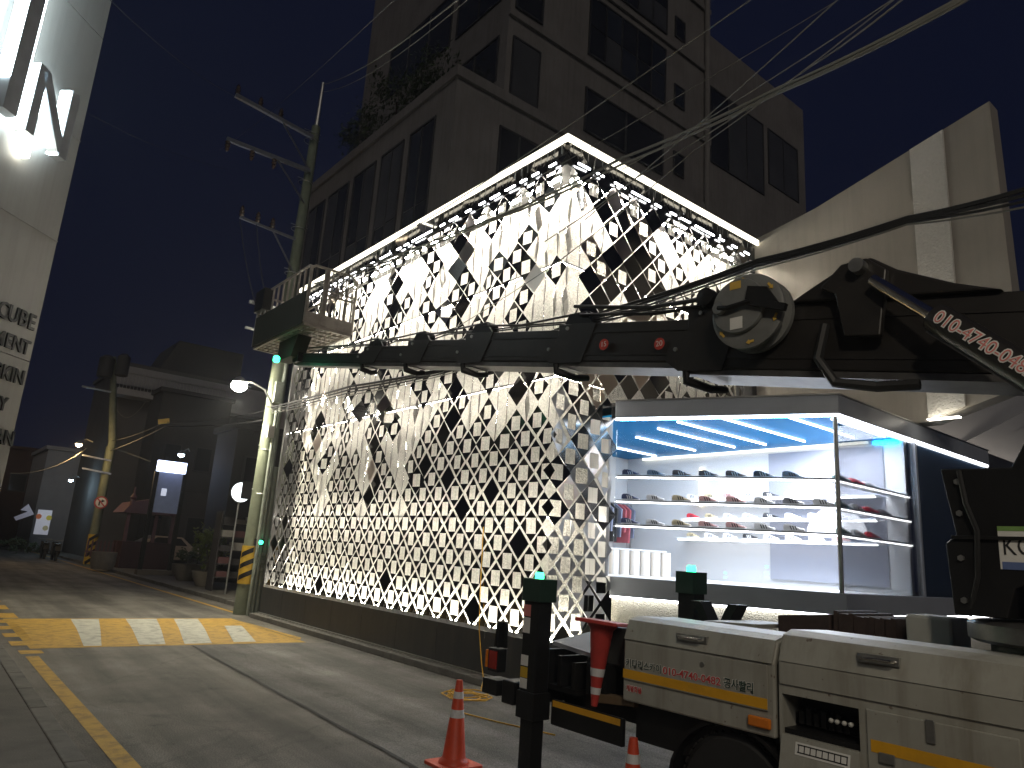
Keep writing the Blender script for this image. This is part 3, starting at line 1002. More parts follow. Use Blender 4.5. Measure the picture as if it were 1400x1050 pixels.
SHOEC = {'navy': (0.02, 0.03, 0.09), 'white': (0.7, 0.7, 0.7), 'cream': (0.55, 0.47, 0.3), 'pale pink': (0.62, 0.36, 0.34), 'grey': (0.2, 0.2, 0.21), 'black': (0.02, 0.02, 0.022), 'red': (0.6, 0.03, 0.05), 'brown': (0.11, 0.07, 0.055), 'sage': (0.2, 0.27, 0.22)}
sm_w, sm_k = mat('pale_stripe', (0.7, 0.7, 0.68), 0.6), mat('dark_stripe', (0.03, 0.03, 0.03), 0.6)
SHOE = {k: shoe_meshes(k, mat(k.replace(' ', '_') + '_leather', v, 0.5, var=0.1), sm_w if sum(v) < 0.6 else sm_k) for k, v in SHOEC.items()}
ORD = ['first', 'second', 'third', 'fourth', 'fifth', 'sixth', 'seventh', 'eighth', 'ninth']


def shoe(color, pos, ang, label):
    t = thing('shoe', label, 'shoe', pos, 'shoes on the shop shelves')
    t.rotation_euler = (0, 0, ang)
    for nm, me in zip(('upper', 'sole', 'side_stripes'), SHOE[color]):
        o = bpy.data.objects.new(nm, me)
        COL.objects.link(o)
        o.parent = t


cham_ang = math.atan2(CU.y, CU.x)
rows = [['navy', 'grey', 'brown', 'brown', 'brown', 'black', 'grey'], ['navy', 'white', 'cream', 'pale pink', 'pale pink', 'white', 'grey', 'white'], ['navy', 'white', 'cream', 'pale pink', 'pale pink', 'white', 'white']]
lev = ['top', 'middle', 'bottom']
for r, z in enumerate(SHZ):
    for i, c in enumerate(rows[r]):
        p = A2 + CU * (0.22 + i * 0.385) - CN * 0.2 + Vector((0, 0, z))
        shoe(c, p, cham_ang + rnd.uniform(-0.08, 0.08), '%s shoe, %s from the left on the %s shelf of the angled window' % (c, ORD[i], lev[r]))
    for i, c in enumerate([['sage', 'red', 'white'], ['sage', 'white', 'red', 'grey'], ['sage', 'white', 'red']][r]):
        shoe(c, (3.15 + i * 0.42, -2.6, z), rnd.uniform(-0.4, 0.1) - 0.2, '%s shoe, %s from the pillar on the %s shelf of the straight window' % (c, ORD[i], lev[r]))
    for i, c in enumerate([['white', 'cream', 'pale pink', 'white', 'black', 'white', 'white', 'grey'], ['red', 'cream', 'white', 'white', 'black', 'white', 'white', 'white'], ['cream', 'white', 'white', 'black', 'white', 'white', 'white', 'pale pink']][r]):
        shoe(c, (4.72, 1.1 - i * 0.41, z - 0.02), -PI / 2 + rnd.uniform(-0.15, 0.15), '%s shoe, %s from the left on the %s shelf of the back wall' % (c, ORD[i], lev[r]))

# ------------------------------------------------------------------ tall taupe wing wall above the shop roof
wing = thing('wing_wall', 'tall taupe wall with slanting top and pale rough strip, standing over the shop roof', 'wall', (5.3, -2, 4.2))
MB().prism([(5.2, 0.6, 8.0), (5.2, 0.6, 4.26), (5.2, -3.06, 4.26), (5.2, -4.31, 4.66), (5.2, -4.24, 9.37)], (0.35, 0, 0)).build('wall', M['taupe'], wing)
MB().prism([(5.15, -3.02, 9.0), (5.15, -3.02, 4.27), (5.15, -3.1, 4.29), (5.15, -3.55, 4.45), (5.15, -3.55, 9.15)], (0.047, 0, 0)).build('pale_strip', M['pale_strip'], wing, label='pale rough vertical strip')
MB().prism([(5.56, 0.6, 8.0), (5.56, -1.55, 8.3), (5.56, -1.55, 8.82), (5.56, 0.6, 8.42)], (0.5, 0, 0)).build('parapet', M['taupe'], wing)
MB().prism([(5.53, 0.1, 8.28), (5.53, -1.2, 8.55), (5.53, -1.3, 8.62), (5.53, 0.1, 8.4)], (0.028, 0, 0)).build('slot', M['darkframe'], wing)
MB().prism([(5.6, -2.2, 4.26), (16, -2.2, 4.26), (16, -2.2, 7.3), (5.6, -2.2, 5.2)], (0, 0.3, 0)).build('rear_panel', M['softwhite'], wing)
MB().prism([(8.0, -2.27, 4.26), (15, -2.27, 6.6), (15, -2.27, 6.2), (8.6, -2.27, 4.26)], (0, 0.05, 0)).build('slanted_rib', M['softwhite'], wing)
MB().box(5.02, 5.12, -3.5, -3.05, 4.255, 4.275).build('uplight', emis('wall_uplight', (1.0, 0.93, 0.8), 5.0), wing)
MB().box(5.8, 13, -2.62, -2.5, 4.26, 4.29).build('uplight', emis('dim_uplight', (1.0, 0.88, 0.75), 2.0), wing)

# ------------------------------------------------------------------ office tower behind
tw = thing('office_tower', 'dark stone office tower with big windows rising behind the lit building', 'building', (6.2, 13.4, 0))
TY = 13.43
MB().box(6.22, 22.4, TY, 27, 0, 19.7).build('lower_storeys', M['tower'], tw)
MB().box(6.1, 22.42, TY - 0.15, 27.2, 19.7, 20.15).build('ledge', M['tower'], tw)
MB().box(8.5, 22.4, TY + 0.02, 27, 20.15, 44).build('upper_storeys', M['tower'], tw)
MB().box(22.41, 33.0, TY + 0.35, 27, 0, 31.3).build('side_wing', M['tower'], tw)
for z in (24.0, 28.3, 32.2):
    MB().box(8.45, 22.41, TY - 0.12, TY + 0.02, z - 0.14, z + 0.14).build('ledge', M['tower'], tw)
MB().cyl((22.0, TY - 0.15, 0), (22.0, TY - 0.15, 40), 0.16, 10).build('downpipe', M['tower'], tw)


def win(x0, x1, z0, z1, y, nx=2, nz=1):
    f = MB()
    t = 0.09
    f.box(x0, x1, y - 0.06, y + 0.02, z0, z0 + t).box(x0, x1, y - 0.06, y + 0.02, z1 - t, z1)
    for i in range(nx + 1):
        x = x0 + (x1 - x0 - t) * i / nx
        f.box(x, x + t, y - 0.06, y + 0.02, z0 + t, z1 - t)
    wn = f.build('window', M['towerframe'], tw)
    for i in range(nx):
        for k in range(nz):
            xa, xb = x0 + (x1 - x0 - t) * i / nx + t, x0 + (x1 - x0 - t) * (i + 1) / nx
            za, zb = z0 + t + (z1 - z0 - 2 * t) * k / nz, z0 + t + (z1 - z0 - 2 * t) * (k + 1) / nz - (0.07 if nz > 1 and k < nz - 1 else 0)
            MB().box(xa, xb, y - 0.03 + rnd.uniform(-0.01, 0.01), y + 0.01, za, zb).build('pane', M[rnd.choice(('towerglass', 'towerglass', 'towercool', 'towerblind'))], wn)


win(13.05, 18.55, 20.5, 22.75, TY - 0.01, 2)
win(13.1, 18.65, 24.5, 27.75, TY - 0.01, 5, 2)
win(13.1, 18.7, 28.7, 31.8, TY - 0.01, 5, 2)
win(8.75, 10.3, 20.2, 23.0, TY - 0.01, 1)
win(8.75, 10.3, 24.4, 27.6, TY - 0.01, 1)
win(8.4, 10.5, 16.2, 18.6, TY - 0.01, 2)
for z in (21.0, 24.9, 29.0):
    win(19.35, 20.2, z, z + 1.25, TY - 0.01, 1)
win(22.9, 28.2, 23.3, 28.0, TY + 0.34, 3)
win(28.7, 32.1, 24.3, 28.0, TY + 0.34, 2)
win(22.9, 29.5, 17.0, 20.2, TY + 0.34, 4)


def winx(y0, y1, z0, z1, x, ny=2, nz=3):
    t = 0.08
    f = MB()
    f.box(x - 0.06, x + 0.02, y0, y1, z0, z0 + t).box(x - 0.06, x + 0.02, y0, y1, z1 - t, z1)
    for i in range(ny + 1):
        y = y0 + (y1 - y0 - t) * i / ny
        f.box(x - 0.06, x + 0.02, y, y + t, z0 + t, z1 - t)
    wn = f.build('window', M['towerframe'], tw)
    for i in range(ny):
        for k in range(nz):
            ya, yb = y0 + (y1 - y0 - t) * i / ny + t, y0 + (y1 - y0 - t) * (i + 1) / ny
            za, zb = z0 + t + (z1 - z0 - 2 * t) * k / nz, z0 + t + (z1 - z0 - 2 * t) * (k + 1) / nz - 0.07
            MB().box(x - 0.03 + rnd.uniform(-0.01, 0.01), x + 0.01, ya, yb, za, zb).build('pane', M[rnd.choice(('towerglass', 'towerglass', 'towercool', 'towerblind'))], wn)


for (a, b) in ((14.7, 16.6), (17.1, 19.0), (19.5, 21.6), (22.1, 24.3), (24.7, 26.6)):
    winx(a, b, 8.0, 18.6, 6.21)
winx(14.0, 17.5, 21, 23.2, 8.49, 2, 1)
winx(18.0, 22.5, 21, 23.2, 8.49, 2, 1)
winx(14.0, 17.5, 25, 28, 8.49, 2, 1)
winx(18.0, 24, 25, 28, 8.49, 3, 1)
frg = random.Random(3)
for k, (x, y, z, r, h_) in enumerate(((7.3, 17.2, 20.2, 1.1, 3.2), (7.4, 20.5, 20.2, 1.3, 4.2), (7.4, 23.5, 20.2, 1.3, 3.2))):
    t = thing('terrace_tree', ['dark bushy tree on the tower terrace, nearest the terrace corner', 'tall dark tree in the middle of the tower terrace', 'dark spreading tree at the far left end of the tower terrace'][k], 'tree', (x, y, z), 'trees on the tower terrace')
    MB().tube([(x, y, z), (x + 0.05, y, z + h_ * 0.3), (x, y + 0.1, z + h_ * 0.6)], [0.1, 0.07, 0.04], 7).tube([(x, y, z + h_ * 0.3), (x + 0.4, y + 0.3, z + h_ * 0.6)], [0.05, 0.02], 5).build('trunk', M['bark'], t)
    mb = MB()
    foliage(mb, (x, y, z + h_ * 0.6), (r, r * 1.35, h_ * 0.5), 1400, 0.13, frg)
    mb.build('crown', M['leaf'], t)

# ------------------------------------------------------------------ left building with the sign letters
LK = Vector((-5.85, 5.75, 0))
LU = Vector((-0.70711, -0.70711, 0))     # along the wall towards the camera
LN = Vector((0.70711, -0.70711, 0))      # out of the wall
Zv = Vector((0, 0, 1))


def lw(s, z, out=0.0):
    return LK + LU * s + LN * out + Zv * z


lb = thing('corner_building', 'pale panelled corner building at the far left carrying lit and dark sign letters', 'building', LK)
MB().hexa([lw(s, z, d) for z in (0, 16) for (s, d) in ((0, -0.04), (12, -0.04), (12, -6), (0, -6))]).build('core_wall', M['charcoal'], lb)
zs = [0.0, 2.3, 4.25, 6.28, 8.1, 10.1, 12.1, 14.1, 16.0]
for i in range(len(zs) - 1):
    s0 = 0.0
    for s1 in (4.0, 8.0, 12.0):
        MB().hexa([lw(s, z, d) for z in (zs[i] + 0.008, zs[i + 1] - 0.008) for (s, d) in ((s0 + 0.006, 0), (s1 - 0.006, 0), (s1 - 0.006, -0.038), (s0 + 0.006, -0.038))]).build('cladding_panel', M['leftwall'], lb)
        s0 = s1
for z in (6.28, 8.1):
    MB().hexa([lw(s, zz, d) for zz in (z - 0.008, z + 0.007) for (s, d) in ((0, 0.012), (12, 0.012), (12, -0.03), (0, -0.03))]).build('joint_trim', M['leftwall'], lb)
# lettering rows
for (word, z, sz, lab) in (('CUBE', 4.84, 0.3, 'dark raised letters CUBE on the pale corner wall'), ('MENT', 4.43, 0.27, 'dark raised letters MENT on the pale corner wall'), ('SKIN', 3.96, 0.27, 'dark raised letters SKIN on the pale corner wall'), ('Y', 3.5, 0.25, 'dark raised letter Y alone on the pale corner wall'), ('SAN', 3.02, 0.27, 'dark raised letters SAN lowest on the pale corner wall')):
    send = {'CUBE': 0.08, 'MENT': 0.09, 'SKIN': 0.07, 'Y': 0.27, 'SAN': 0.0}[word]
    t = thing('sign_lettering', lab, 'sign', lw(send, z), 'letter signs on the corner wall')
    widths = {'C': 0.72, 'U': 0.74, 'B': 0.68, 'E': 0.6, 'M': 0.9, 'N': 0.77, 'T': 0.62, 'S': 0.65, 'K': 0.68, 'I': 0.3, 'Y': 0.68, 'A': 0.74}
    pos = send
    for ch in reversed(word):
        wdt = widths[ch] * sz * 0.92
        text('letter', ch, sz * 1.15, lw(pos + wdt / 2, z, 0.018), -LU, Zv, M['letterdark'], t, 0.014, 'CENTER', squeeze=0.85, bold=0.006)
        pos += wdt
# big halo-lit letter N and the tall bar letter beside it


def letter_stroke(p, q, wd, z0=0.12, z1=0.3):
    """p, q: (s, z) of a stroke on the wall; a solid bar standing off the wall."""
    a = Vector((q[0] - p[0], q[1] - p[1]))
    n = Vector((-a.y, a.x)).normalized() * wd / 2
    c = [Vector(p) + n, Vector(p) - n, Vector(q) - n, Vector(q) + n]
    return MB().hexa([lw(v.x, v.y, d) for d in (z0, z1) for v in c])


ns = thing('lit_letter_sign', 'big grey block letter N edged with white light on the corner wall', 'sign', lw(0.9, 8))
LN_ST = [((1.38, 8.2), (1.33, 7.3)), ((1.38, 8.62), (0.62, 7.42)), ((0.62, 8.62), (0.58, 7.42))]
LN_ST = [((1.32, 8.55), (1.32, 7.42)), ((1.27, 8.5), (0.67, 7.5)), ((0.62, 8.58), (0.62, 7.42))]
for p, q_ in LN_ST:
    b = letter_stroke(p, q_, 0.17).build('letter_stroke', M['lettergrey'], ns)
    off = 0.1
    letter_stroke((p[0] + off, p[1] - 0.02), (q_[0] + off, q_[1] + 0.02), 0.025, 0.1, 0.26).build('edge_light', M['lettertube'], b)
b2 = thing('lit_letter_sign', 'tall upright white lit letter stroke left of the letter N on the corner wall', 'sign', lw(1.75, 9))
bb = letter_stroke((1.72, 7.5), (1.72, 12.0), 0.26).build('letter_stroke', M['lettergrey'], b2)
letter_stroke((1.865, 8.0), (1.865, 12.0), 0.028, 0.1, 0.3).build('side_light', M['lettertube'], bb)
letter_stroke((1.57, 7.55), (1.57, 12.0), 0.03, 0.12, 0.29).build('edge_light', M['lettertube'], bb)
fl = thing('wall_glow', 'small glowing box under the letter N, standing for the reflection of a hidden lamp', 'lamp', lw(1.2, 7.3))
MB().hexa([lw(s, z, d) for z in (7.16, 7.46) for (s, d) in ((1.05, 0.14), (1.22, 0.14), (1.22, 0.02), (1.05, 0.02))]).build('lamp_head', emis('glow_face', (1.0, 1.0, 0.86), 8.0), fl)  # glow patch of a hidden lamp, built as a glowing box

# ------------------------------------------------------------------ utility pole beside the building
PX, PYY = -0.19, 10.62
up_ = thing('utility_pole', 'tall concrete utility pole with crossarms, at the far end of the lit building', 'utility pole', (PX, PYY, 0))
MB().tube([(PX, PYY, 0), (PX + 0.03, PYY, 6.0), (PX + 0.13, PYY, 13.3)], [0.2, 0.165, 0.12], 18).build('pole', M['concretepole'], up_, smooth=True)
MB().tube([(PX + 0.13, PYY, 13.3), (PX + 0.15, PYY, 14.75)], [0.06, 0.045], 8).build('top_rod', M['steel'], up_)
for k, (p, q_) in enumerate((((322, 130), (428, 188)), ((310, 190), (424, 234)), ((328, 297), (404, 327)))):
    a, b = at(*p, y=10.42), at(*q_, y=10.42)
    arm = MB().bar(a, b, 0.1 if k < 2 else 0.06, 0.1 if k < 2 else 0.06).build('crossarm', M['steel'], up_)
    m_ = a.lerp(b, 0.58)
    MB().bar(m_, Vector((PX + 0.05, 10.5, b.z - 0.95)), 0.035).build('brace', M['steel'], up_)
    for t in (0.02, 0.3, 0.56):
        c = a.lerp(b, t)
        sgn = 1 if k != 1 else -1
        prof = [(0.03, 0.03 * sgn), (0.075, 0.08 * sgn), (0.04, 0.12 * sgn), (0.075, 0.17 * sgn), (0.04, 0.21 * sgn), (0.06, 0.26 * sgn), (0.02, 0.34 * sgn)]
        MB().lathe(prof, c, (0, 0, 1), 10).build('insulator', M['porcelain'], arm, smooth=True)
for z in (13.1, 12.9, 11.6, 10.2, 8.9, 7.6, 5.2, 4.1, 3.0):
    MB().tube([(PX - 0.2, PYY - 0.02, z), (PX + 0.28, PYY - 0.02, z)], 0.012, 5).tube([(PX + 0.04 + 0.19 * math.cos(2 * PI * i / 16), PYY + 0.19 * math.sin(2 * PI * i / 16), z - 0.1) for i in range(17)], 0.014, 4, False).build('step_bolt', M['steel'], up_)
for (dx, dy, r, h_) in ((0.17, -0.19, 0.055, 6.4), (0.29, -0.13, 0.07, 3.6), (0.06, -0.25, 0.045, 5.0), (0.4, -0.06, 0.075, 1.7)):
    MB().tube([(PX + dx, PYY + dy, 0.0), (PX + dx, PYY + dy, h_)], r, 10).build('conduit', M['pipe'], up_, smooth=True)
for k in range(3):
    MB().box(PX + 0.2, PX + 0.27, PYY - 0.3, PYY - 0.24, 1.05 + k * 0.18, 1.12 + k * 0.18).build('clamp', M['steel'], up_)
MB().tube([(PX, PYY, 0.72), (PX, PYY, 1.62)], 0.206, 18).build('guard_sleeve', M['guardyellow'], up_, smooth=True)
for k in range(3):
    st = MB()
    for i in range(12):
        a0, a1 = PI + i * PI / 12, PI + (i + 1) * PI / 12
        f = lambda a, dz: (PX + 0.209 * math.cos(a), PYY + 0.209 * math.sin(a), 0.78 + k * 0.27 + (a - PI) * 0.1 + dz)
        if f(a1, 0.12)[2] < 1.62:
            st.quad(f(a0, 0), f(a1, 0), f(a1, 0.12), f(a0, 0.12))
    if st.f:
        st.build('guard_stripe', M['black'], up_)
MB().box(PX - 0.08, PX + 0.14, PYY - 0.33, PYY - 0.2, 5.2, 5.75).build('junction_box', M['pipe'], up_, bevel=0.01)
MB().box(PX - 0.1, PX + 0.06, PYY - 0.3, PYY - 0.2, 4.3, 4.6).build('notice', M['paper'], up_)
MB().cyl((PX + 0.12, PYY - 0.26, 1.72), (PX + 0.12, PYY - 0.31, 1.72), 0.05, 10).build('green_light', M['green'], up_)
MB().box(PX - 0.02, PX + 0.2, PYY - 0.26, PYY - 0.19, 1.64, 1.8).build('light_housing', M['black'], up_)
# transformer and lower arms behind the work basket
MB().bar((PX - 1.0, PYY - 0.1, 7.7), (PX + 0.5, PYY - 0.1, 7.7), 0.08).bar((PX - 1.0, PYY - 0.1, 7.0), (PX + 0.4, PYY - 0.1, 7.0), 0.06).build('crossarm', M['steel'], up_)

sl_ = thing('street_lamp', 'bright white street lamp on a curved bracket high on the concrete pole', 'street lamp', (PX, PYY, 5.3))
hd = Vector((-1.12, 10.5, 5.56))
MB().tube([(PX, PYY - 0.16, 5.1), (PX - 0.3, PYY - 0.18, 5.5), (PX - 0.62, PYY - 0.18, 5.62), hd + Vector((0.15, 0, 0.06))], 0.025, 8).build('arm', M['steel'], sl_)
MB().lathe([(0.03, 0.16), (0.09, 0.13), (0.16, 0.05), (0.175, 0.0)], hd, (0, 0, 1), 16).build('lamp_head', M['steel'], sl_, smooth=True)
MB().lathe([(0.16, 0.0), (0.19, -0.06), (0.16, -0.16), (0.06, -0.22)], hd, (0, 0, 1), 16).build('lens', M['lampwhite'], sl_, smooth=True)
lamp_light('street_lamp_light', 'SPOT', hd + Vector((0, 0, -0.28)), 520, (1.0, 0.93, 0.72), sl_, spot_size=math.radians(150), spot_blend=0.6, shadow_soft_size=0.12, aim=(-0.12, -0.05, -1))

# added unseen street lamp behind the camera, to light the truck and road
fill_lamp = thing('street_lamp', 'added warm street lamp on a grey post, unseen behind the camera', 'street lamp', (-7.6, -9.5, 0.1))
MB().tube([(-7.6, -9.5, 0.1), (-7.6, -9.5, 5.4), (-7.3, -9.3, 6.0), (-6.7, -8.9, 6.2)], [0.09, 0.07, 0.05, 0.04], 10).build('post', M['steel'], fill_lamp)
MB().lathe([(0.03, 0.16), (0.1, 0.12), (0.18, 0.03), (0.18, 0.0)], (-6.6, -8.8, 6.1), (0, 0, 1), 16).build('lamp_head', M['steel'], fill_lamp)
MB().lathe([(0.16, 0.0), (0.15, -0.05), (0.05, -0.1)], (-6.6, -8.8, 6.095), (0, 0, 1), 16).build('lens', M['lampwarm'], fill_lamp)
lamp_light('street_lamp_light', 'SPOT', (-6.6, -8.8, 5.9), 215, (1.0, 0.9, 0.74), fill_lamp, spot_size=math.radians(165), spot_blend=0.5, shadow_soft_size=0.15, aim=(0.35, 0.4, -0.8))

# ------------------------------------------------------------------ aerial lift truck
TX = -2.7
tr = thing('lift_truck', 'cream aerial lift truck with its long dark boom raised across the lit facade', 'truck', (-1.75, -5, 0))


def side(px, py, x=TX):
    p = at(px, py, x=x)
    return p.y, p.z


MB().box(-2.2, -1.95, -9.6, -2.75, 0.6, 0.8).box(-1.45, -1.2, -9.6, -2.75, 0.6, 0.8).box(-2.2, -1.2, -3.0, -2.75, 0.6, 0.85).build('chassis', M['black'], tr)
MB().box(-2.2, -0.85, -6.9, -3.35, 0.86, 1.16).build('deck', M['black'], tr)
# rear toolbox
prof = [(TX, 0.86), (TX, 1.27), (TX + 0.05, 1.395), (TX + 0.13, 1.415), (TX + 0.55, 1.405), (TX + 0.55, 0.86)]
tb = MB().prism([(x, -5.04, z) for x, z in prof], (0, 1.185, 0)).build('toolbox', M['toolbox'], tr, bevel=0.012, label='rear toolbox with phone number lettering')
lid = MB().prism([(x, -5.03, z) for x, z in [(TX - 0.012, 1.275), (TX + 0.04, 1.405), (TX + 0.13, 1.43), (TX + 0.56, 1.42), (TX + 0.56, 1.407), (TX + 0.13, 1.417), (TX + 0.053, 1.396), (TX, 1.275)]], (0, 1.165, 0)).build('lid', M['toolbox'], tb)
door = MB().box(TX - 0.012, TX - 0.001, -5.0, -3.875, 1.004, 1.262).build('door', M['toolbox'], tb, bevel=0.004)
MB().box(TX - 0.0135, TX - 0.0122, -5.0, -3.865, 1.013, 1.073).build('stripe', M['truckyellow'], tb)
hy, hz_ = side(945, 876)
MB().tube([(TX - 0.0, hy + 0.09, 1.345), (TX - 0.03, hy + 0.08, 1.345), (TX - 0.03, hy - 0.08, 1.345), (TX - 0.0, hy - 0.09, 1.345)], 0.009, 8).build('handle', M['chrome'], tb)
MB().box(TX - 0.002, TX + 0.03, hy - 0.12, hy + 0.12, 1.325, 1.368).build('handle_plate', M['steel'], tb)
MB().cyl((TX - 0.02, hy - 0.1, 1.2), (TX - 0.012, hy - 0.1, 1.2), 0.015, 10).build('lock', M['steel'], tb)


def side_text(name, s, pxa, pxb, z, size, m, par, x=TX - 0.0155, wide=False):
    ya, yb = side(pxa, 920)[0], side(pxb, 920)[0]
    o = text(name, s, size, (x, ya, z), (0, -1, 0), (0, 0, 1), m, par, 0.0004, bold=0.0035 if wide else 0.0012)
    if wide:
        o.data.transform(Matrix.Translation((0.0008, 0, 0)))
    vs = [v.co.y for v in o.data.vertices]
    if not vs:
        return o
    lo, hi = min(vs), max(vs)
    k = (ya - yb) / max(1e-4, hi - lo)
    for v in o.data.vertices:
        v.co.y = hi + (v.co.y - hi) * k
    return o


for (st_, xa, xb, zz, sz_, mm_, xx_) in (('키다리스카이', 857, 905, 1.112, 0.062, 'textblack', TX - 0.0155), ('010-4740-0482', 908, 987, 1.112, 0.066, 'textred', TX - 0.0155), ('공사빨리', 991, 1031, 1.112, 0.066, 'textblack', TX - 0.0155), ('개별화물', 857, 878, 0.945, 0.044, 'textred', TX - 0.003)):
    side_text('lettering_outline', st_, xa - 0.8, xb + 0.8, zz, sz_, M['textbacking'], tb, xx_, True)
    side_text('lettering', st_, xa, xb, zz, sz_, M[mm_], tb, xx_)
ay, az = side(1040, 987)
MB().box(TX - 0.025, TX - 0.001, ay - 0.075, ay + 0.075, az - 0.03, az + 0.03).build('side_marker', M['amber'], tr, bevel=0.01)
# front toolbox with the open control cabinet
prof = [(TX, 0.74), (TX, 1.3), (TX + 0.05, 1.435), (TX + 0.13, 1.46), (TX + 0.55, 1.45), (TX + 0.55, 0.74)]
cy0, cz1 = side(1069, 945)
cy1, _ = side(1174, 970)
cz0 = 0.905
cz1 = 1.12
f2 = MB()
f2.prism([(x, cy0 + 0.001, z) for x, z in prof], (0, -5.07 - cy0, 0))
f2.prism([(x, -6.32, z) for x, z in prof], (0, cy1 + 6.32, 0))
f2.prism([(x, cy1, z) for x, z in [(TX, cz1), (TX, 1.3), (TX + 0.05, 1.435), (TX + 0.13, 1.46), (TX + 0.55, 1.45), (TX + 0.55, cz1)]], (0, cy0 - cy1, 0))
f2.prism([(x, cy1, z) for x, z in [(TX, 0.74), (TX, cz0), (TX + 0.55, cz0), (TX + 0.55, 0.74)]], (0, cy0 - cy1, 0))
f2.box(TX + 0.3, TX + 0.54, cy1, cy0, cz0, cz1)
tb2 = f2.build('toolbox', M['toolbox'], tr, label='front toolbox with its control cabinet open')
MB().prism([(x, -6.31, z) for x, z in [(TX - 0.012, 1.3), (TX + 0.04, 1.447), (TX + 0.13, 1.475), (TX + 0.56, 1.465), (TX + 0.56, 1.452), (TX + 0.13, 1.462), (TX + 0.053, 1.436), (TX, 1.3)]], (0, 1.23, 0)).build('lid', M['toolbox'], tb2)
MB().box(TX - 0.01, TX - 0.001, -6.31, -5.08, 1.175, 1.295).build('upper_panel', M['toolbox'], tb2)
MB().box(TX - 0.012, TX, -6.28, -5.58, 0.76, 1.13).build('door', M['toolbox'], tb2, bevel=0.005)
MB().box(TX - 0.0138, TX - 0.0122, -6.27, -5.6, 0.925, 0.985).build('stripe', M['truckyellow'], tb2)
hy2, hz2 = side(1200, 902)
MB().tube([(TX, hy2 + 0.09, 1.385), (TX - 0.03, hy2 + 0.08, 1.385), (TX - 0.03, hy2 - 0.08, 1.385), (TX, hy2 - 0.09, 1.385)], 0.009, 8).build('handle', M['chrome'], tb2)
MB().box(TX - 0.002, TX + 0.03, hy2 - 0.11, hy2 + 0.11, 1.362, 1.408).build('handle_plate', M['steel'], tb2)
ly, lz = side(1274, 1000)
MB().box(TX - 0.022, TX - 0.013, ly - 0.022, ly + 0.022, lz - 0.055, lz + 0.055).build('latch', M['steel'], tb2, bevel=0.004)
ly, lz = side(1215, 1037)
MB().box(TX - 0.025, TX - 0.014, ly - 0.04, ly + 0.04, lz - 0.025, lz + 0.025).build('hinge', M['steel'], tb2, bevel=0.004)
MB().box(TX + 0.02, TX + 0.29, cy1 + 0.002, cy0 - 0.002, cz0 + 0.001, cz0 + 0.03).box(TX + 0.22, TX + 0.3, cy1 + 0.004, cy0 - 0.004, cz0 + 0.03, cz1 - 0.004).build('cabinet_back', M['black'], tb2)
for k, px in enumerate((1137, 1145, 1155, 1164)):
    y_, z_ = side(px, 985 + k * 2, TX + 0.05)
    lv = MB().cyl((TX + 0.05, y_, z_), (TX + 0.2, y_, z_ - 0.01), 0.006, 6).build('lever', M['steel'], tb2)
    MB().lathe([(0.004, -0.014), (0.012, -0.008), (0.014, 0), (0.012, 0.008), (0.004, 0.014)], (TX + 0.045, y_, z_), (1, 0, 0), 10).build('knob', M['whitebox'], tb2, smooth=True)
for k in range(7):
    y_ = cy0 - 0.05 - k * 0.045
    MB().box(TX + 0.12, TX + 0.18, y_ - 0.014, y_ + 0.014, cz0 + 0.05, cz0 + 0.12 + 0.02 * (k % 2)).build('valve', M['black'], tb2)
fa = [(TX - 0.012, cy0, cz0 - 0.004), (TX - 0.06, cy0, cz0 - 0.23), (TX - 0.06, cy1, cz0 - 0.23), (TX - 0.012, cy1, cz0 - 0.004)]
flap = MB().prism(fa, (0.014, 0, 0)).build('cabinet_door', M['toolbox'], tb2, label='control cabinet door hanging open')
# sticker on the cabinet door: a small tick scale
bx = lambda t, u: Vector((TX - 0.012 - 0.048 * u / 0.226 - 0.003, cy0 + (cy1 - cy0) * t, cz0 - 0.004 - u))
MB().quad(bx(0.2, 0.02), bx(0.9, 0.02), bx(0.9, 0.085), bx(0.2, 0.085)).build('door_sticker', M['textbacking'], tb2)
tk = MB()
for k in range(9):
    t = 0.24 + k * 0.077
    tk.prism([bx(t, 0.03), bx(t + 0.012, 0.03), bx(t + 0.012, 0.072), bx(t, 0.072)], (-0.001, 0, 0))
tk.prism([bx(0.23, 0.03), bx(0.87, 0.03), bx(0.87, 0.036), bx(0.23, 0.036)], (-0.0012, 0, 0))
tk.prism([bx(0.23, 0.068), bx(0.87, 0.068), bx(0.87, 0.074), bx(0.23, 0.074)], (-0.0012, 0, 0))
tk.build('sticker_scale', M['black'], tb2)
# wheels


def wheel(c, sx):
    c = Vector(c)
    wn = MB().lathe([(0.25, -0.11), (0.37, -0.115), (0.405, -0.08), (0.41, 0), (0.405, 0.08), (0.37, 0.115), (0.25, 0.11)], c, (1, 0, 0), 40).build('wheel', M['rubber'], tr, smooth=True)
    MB().lathe([(0.26, -0.06), (0.255, 0.1), (0.2, 0.06), (0.12, 0.07), (0.1, 0.13), (0.03, 0.14)], c, (sx, 0, 0), 28).build('rim', M['rim'], wn, smooth=True)
    tread = MB()
    for k in range(44):
        a = 2 * PI * k / 44
        d = Vector((0, math.cos(a), math.sin(a)))
        e = Vector((0, -math.sin(a), math.cos(a)))
        tread.obox(c + d * 0.411, Vector((0.085, 0, 0)), e * 0.018, d * 0.006)
    tread.build('tread', M['rubber'], wn)


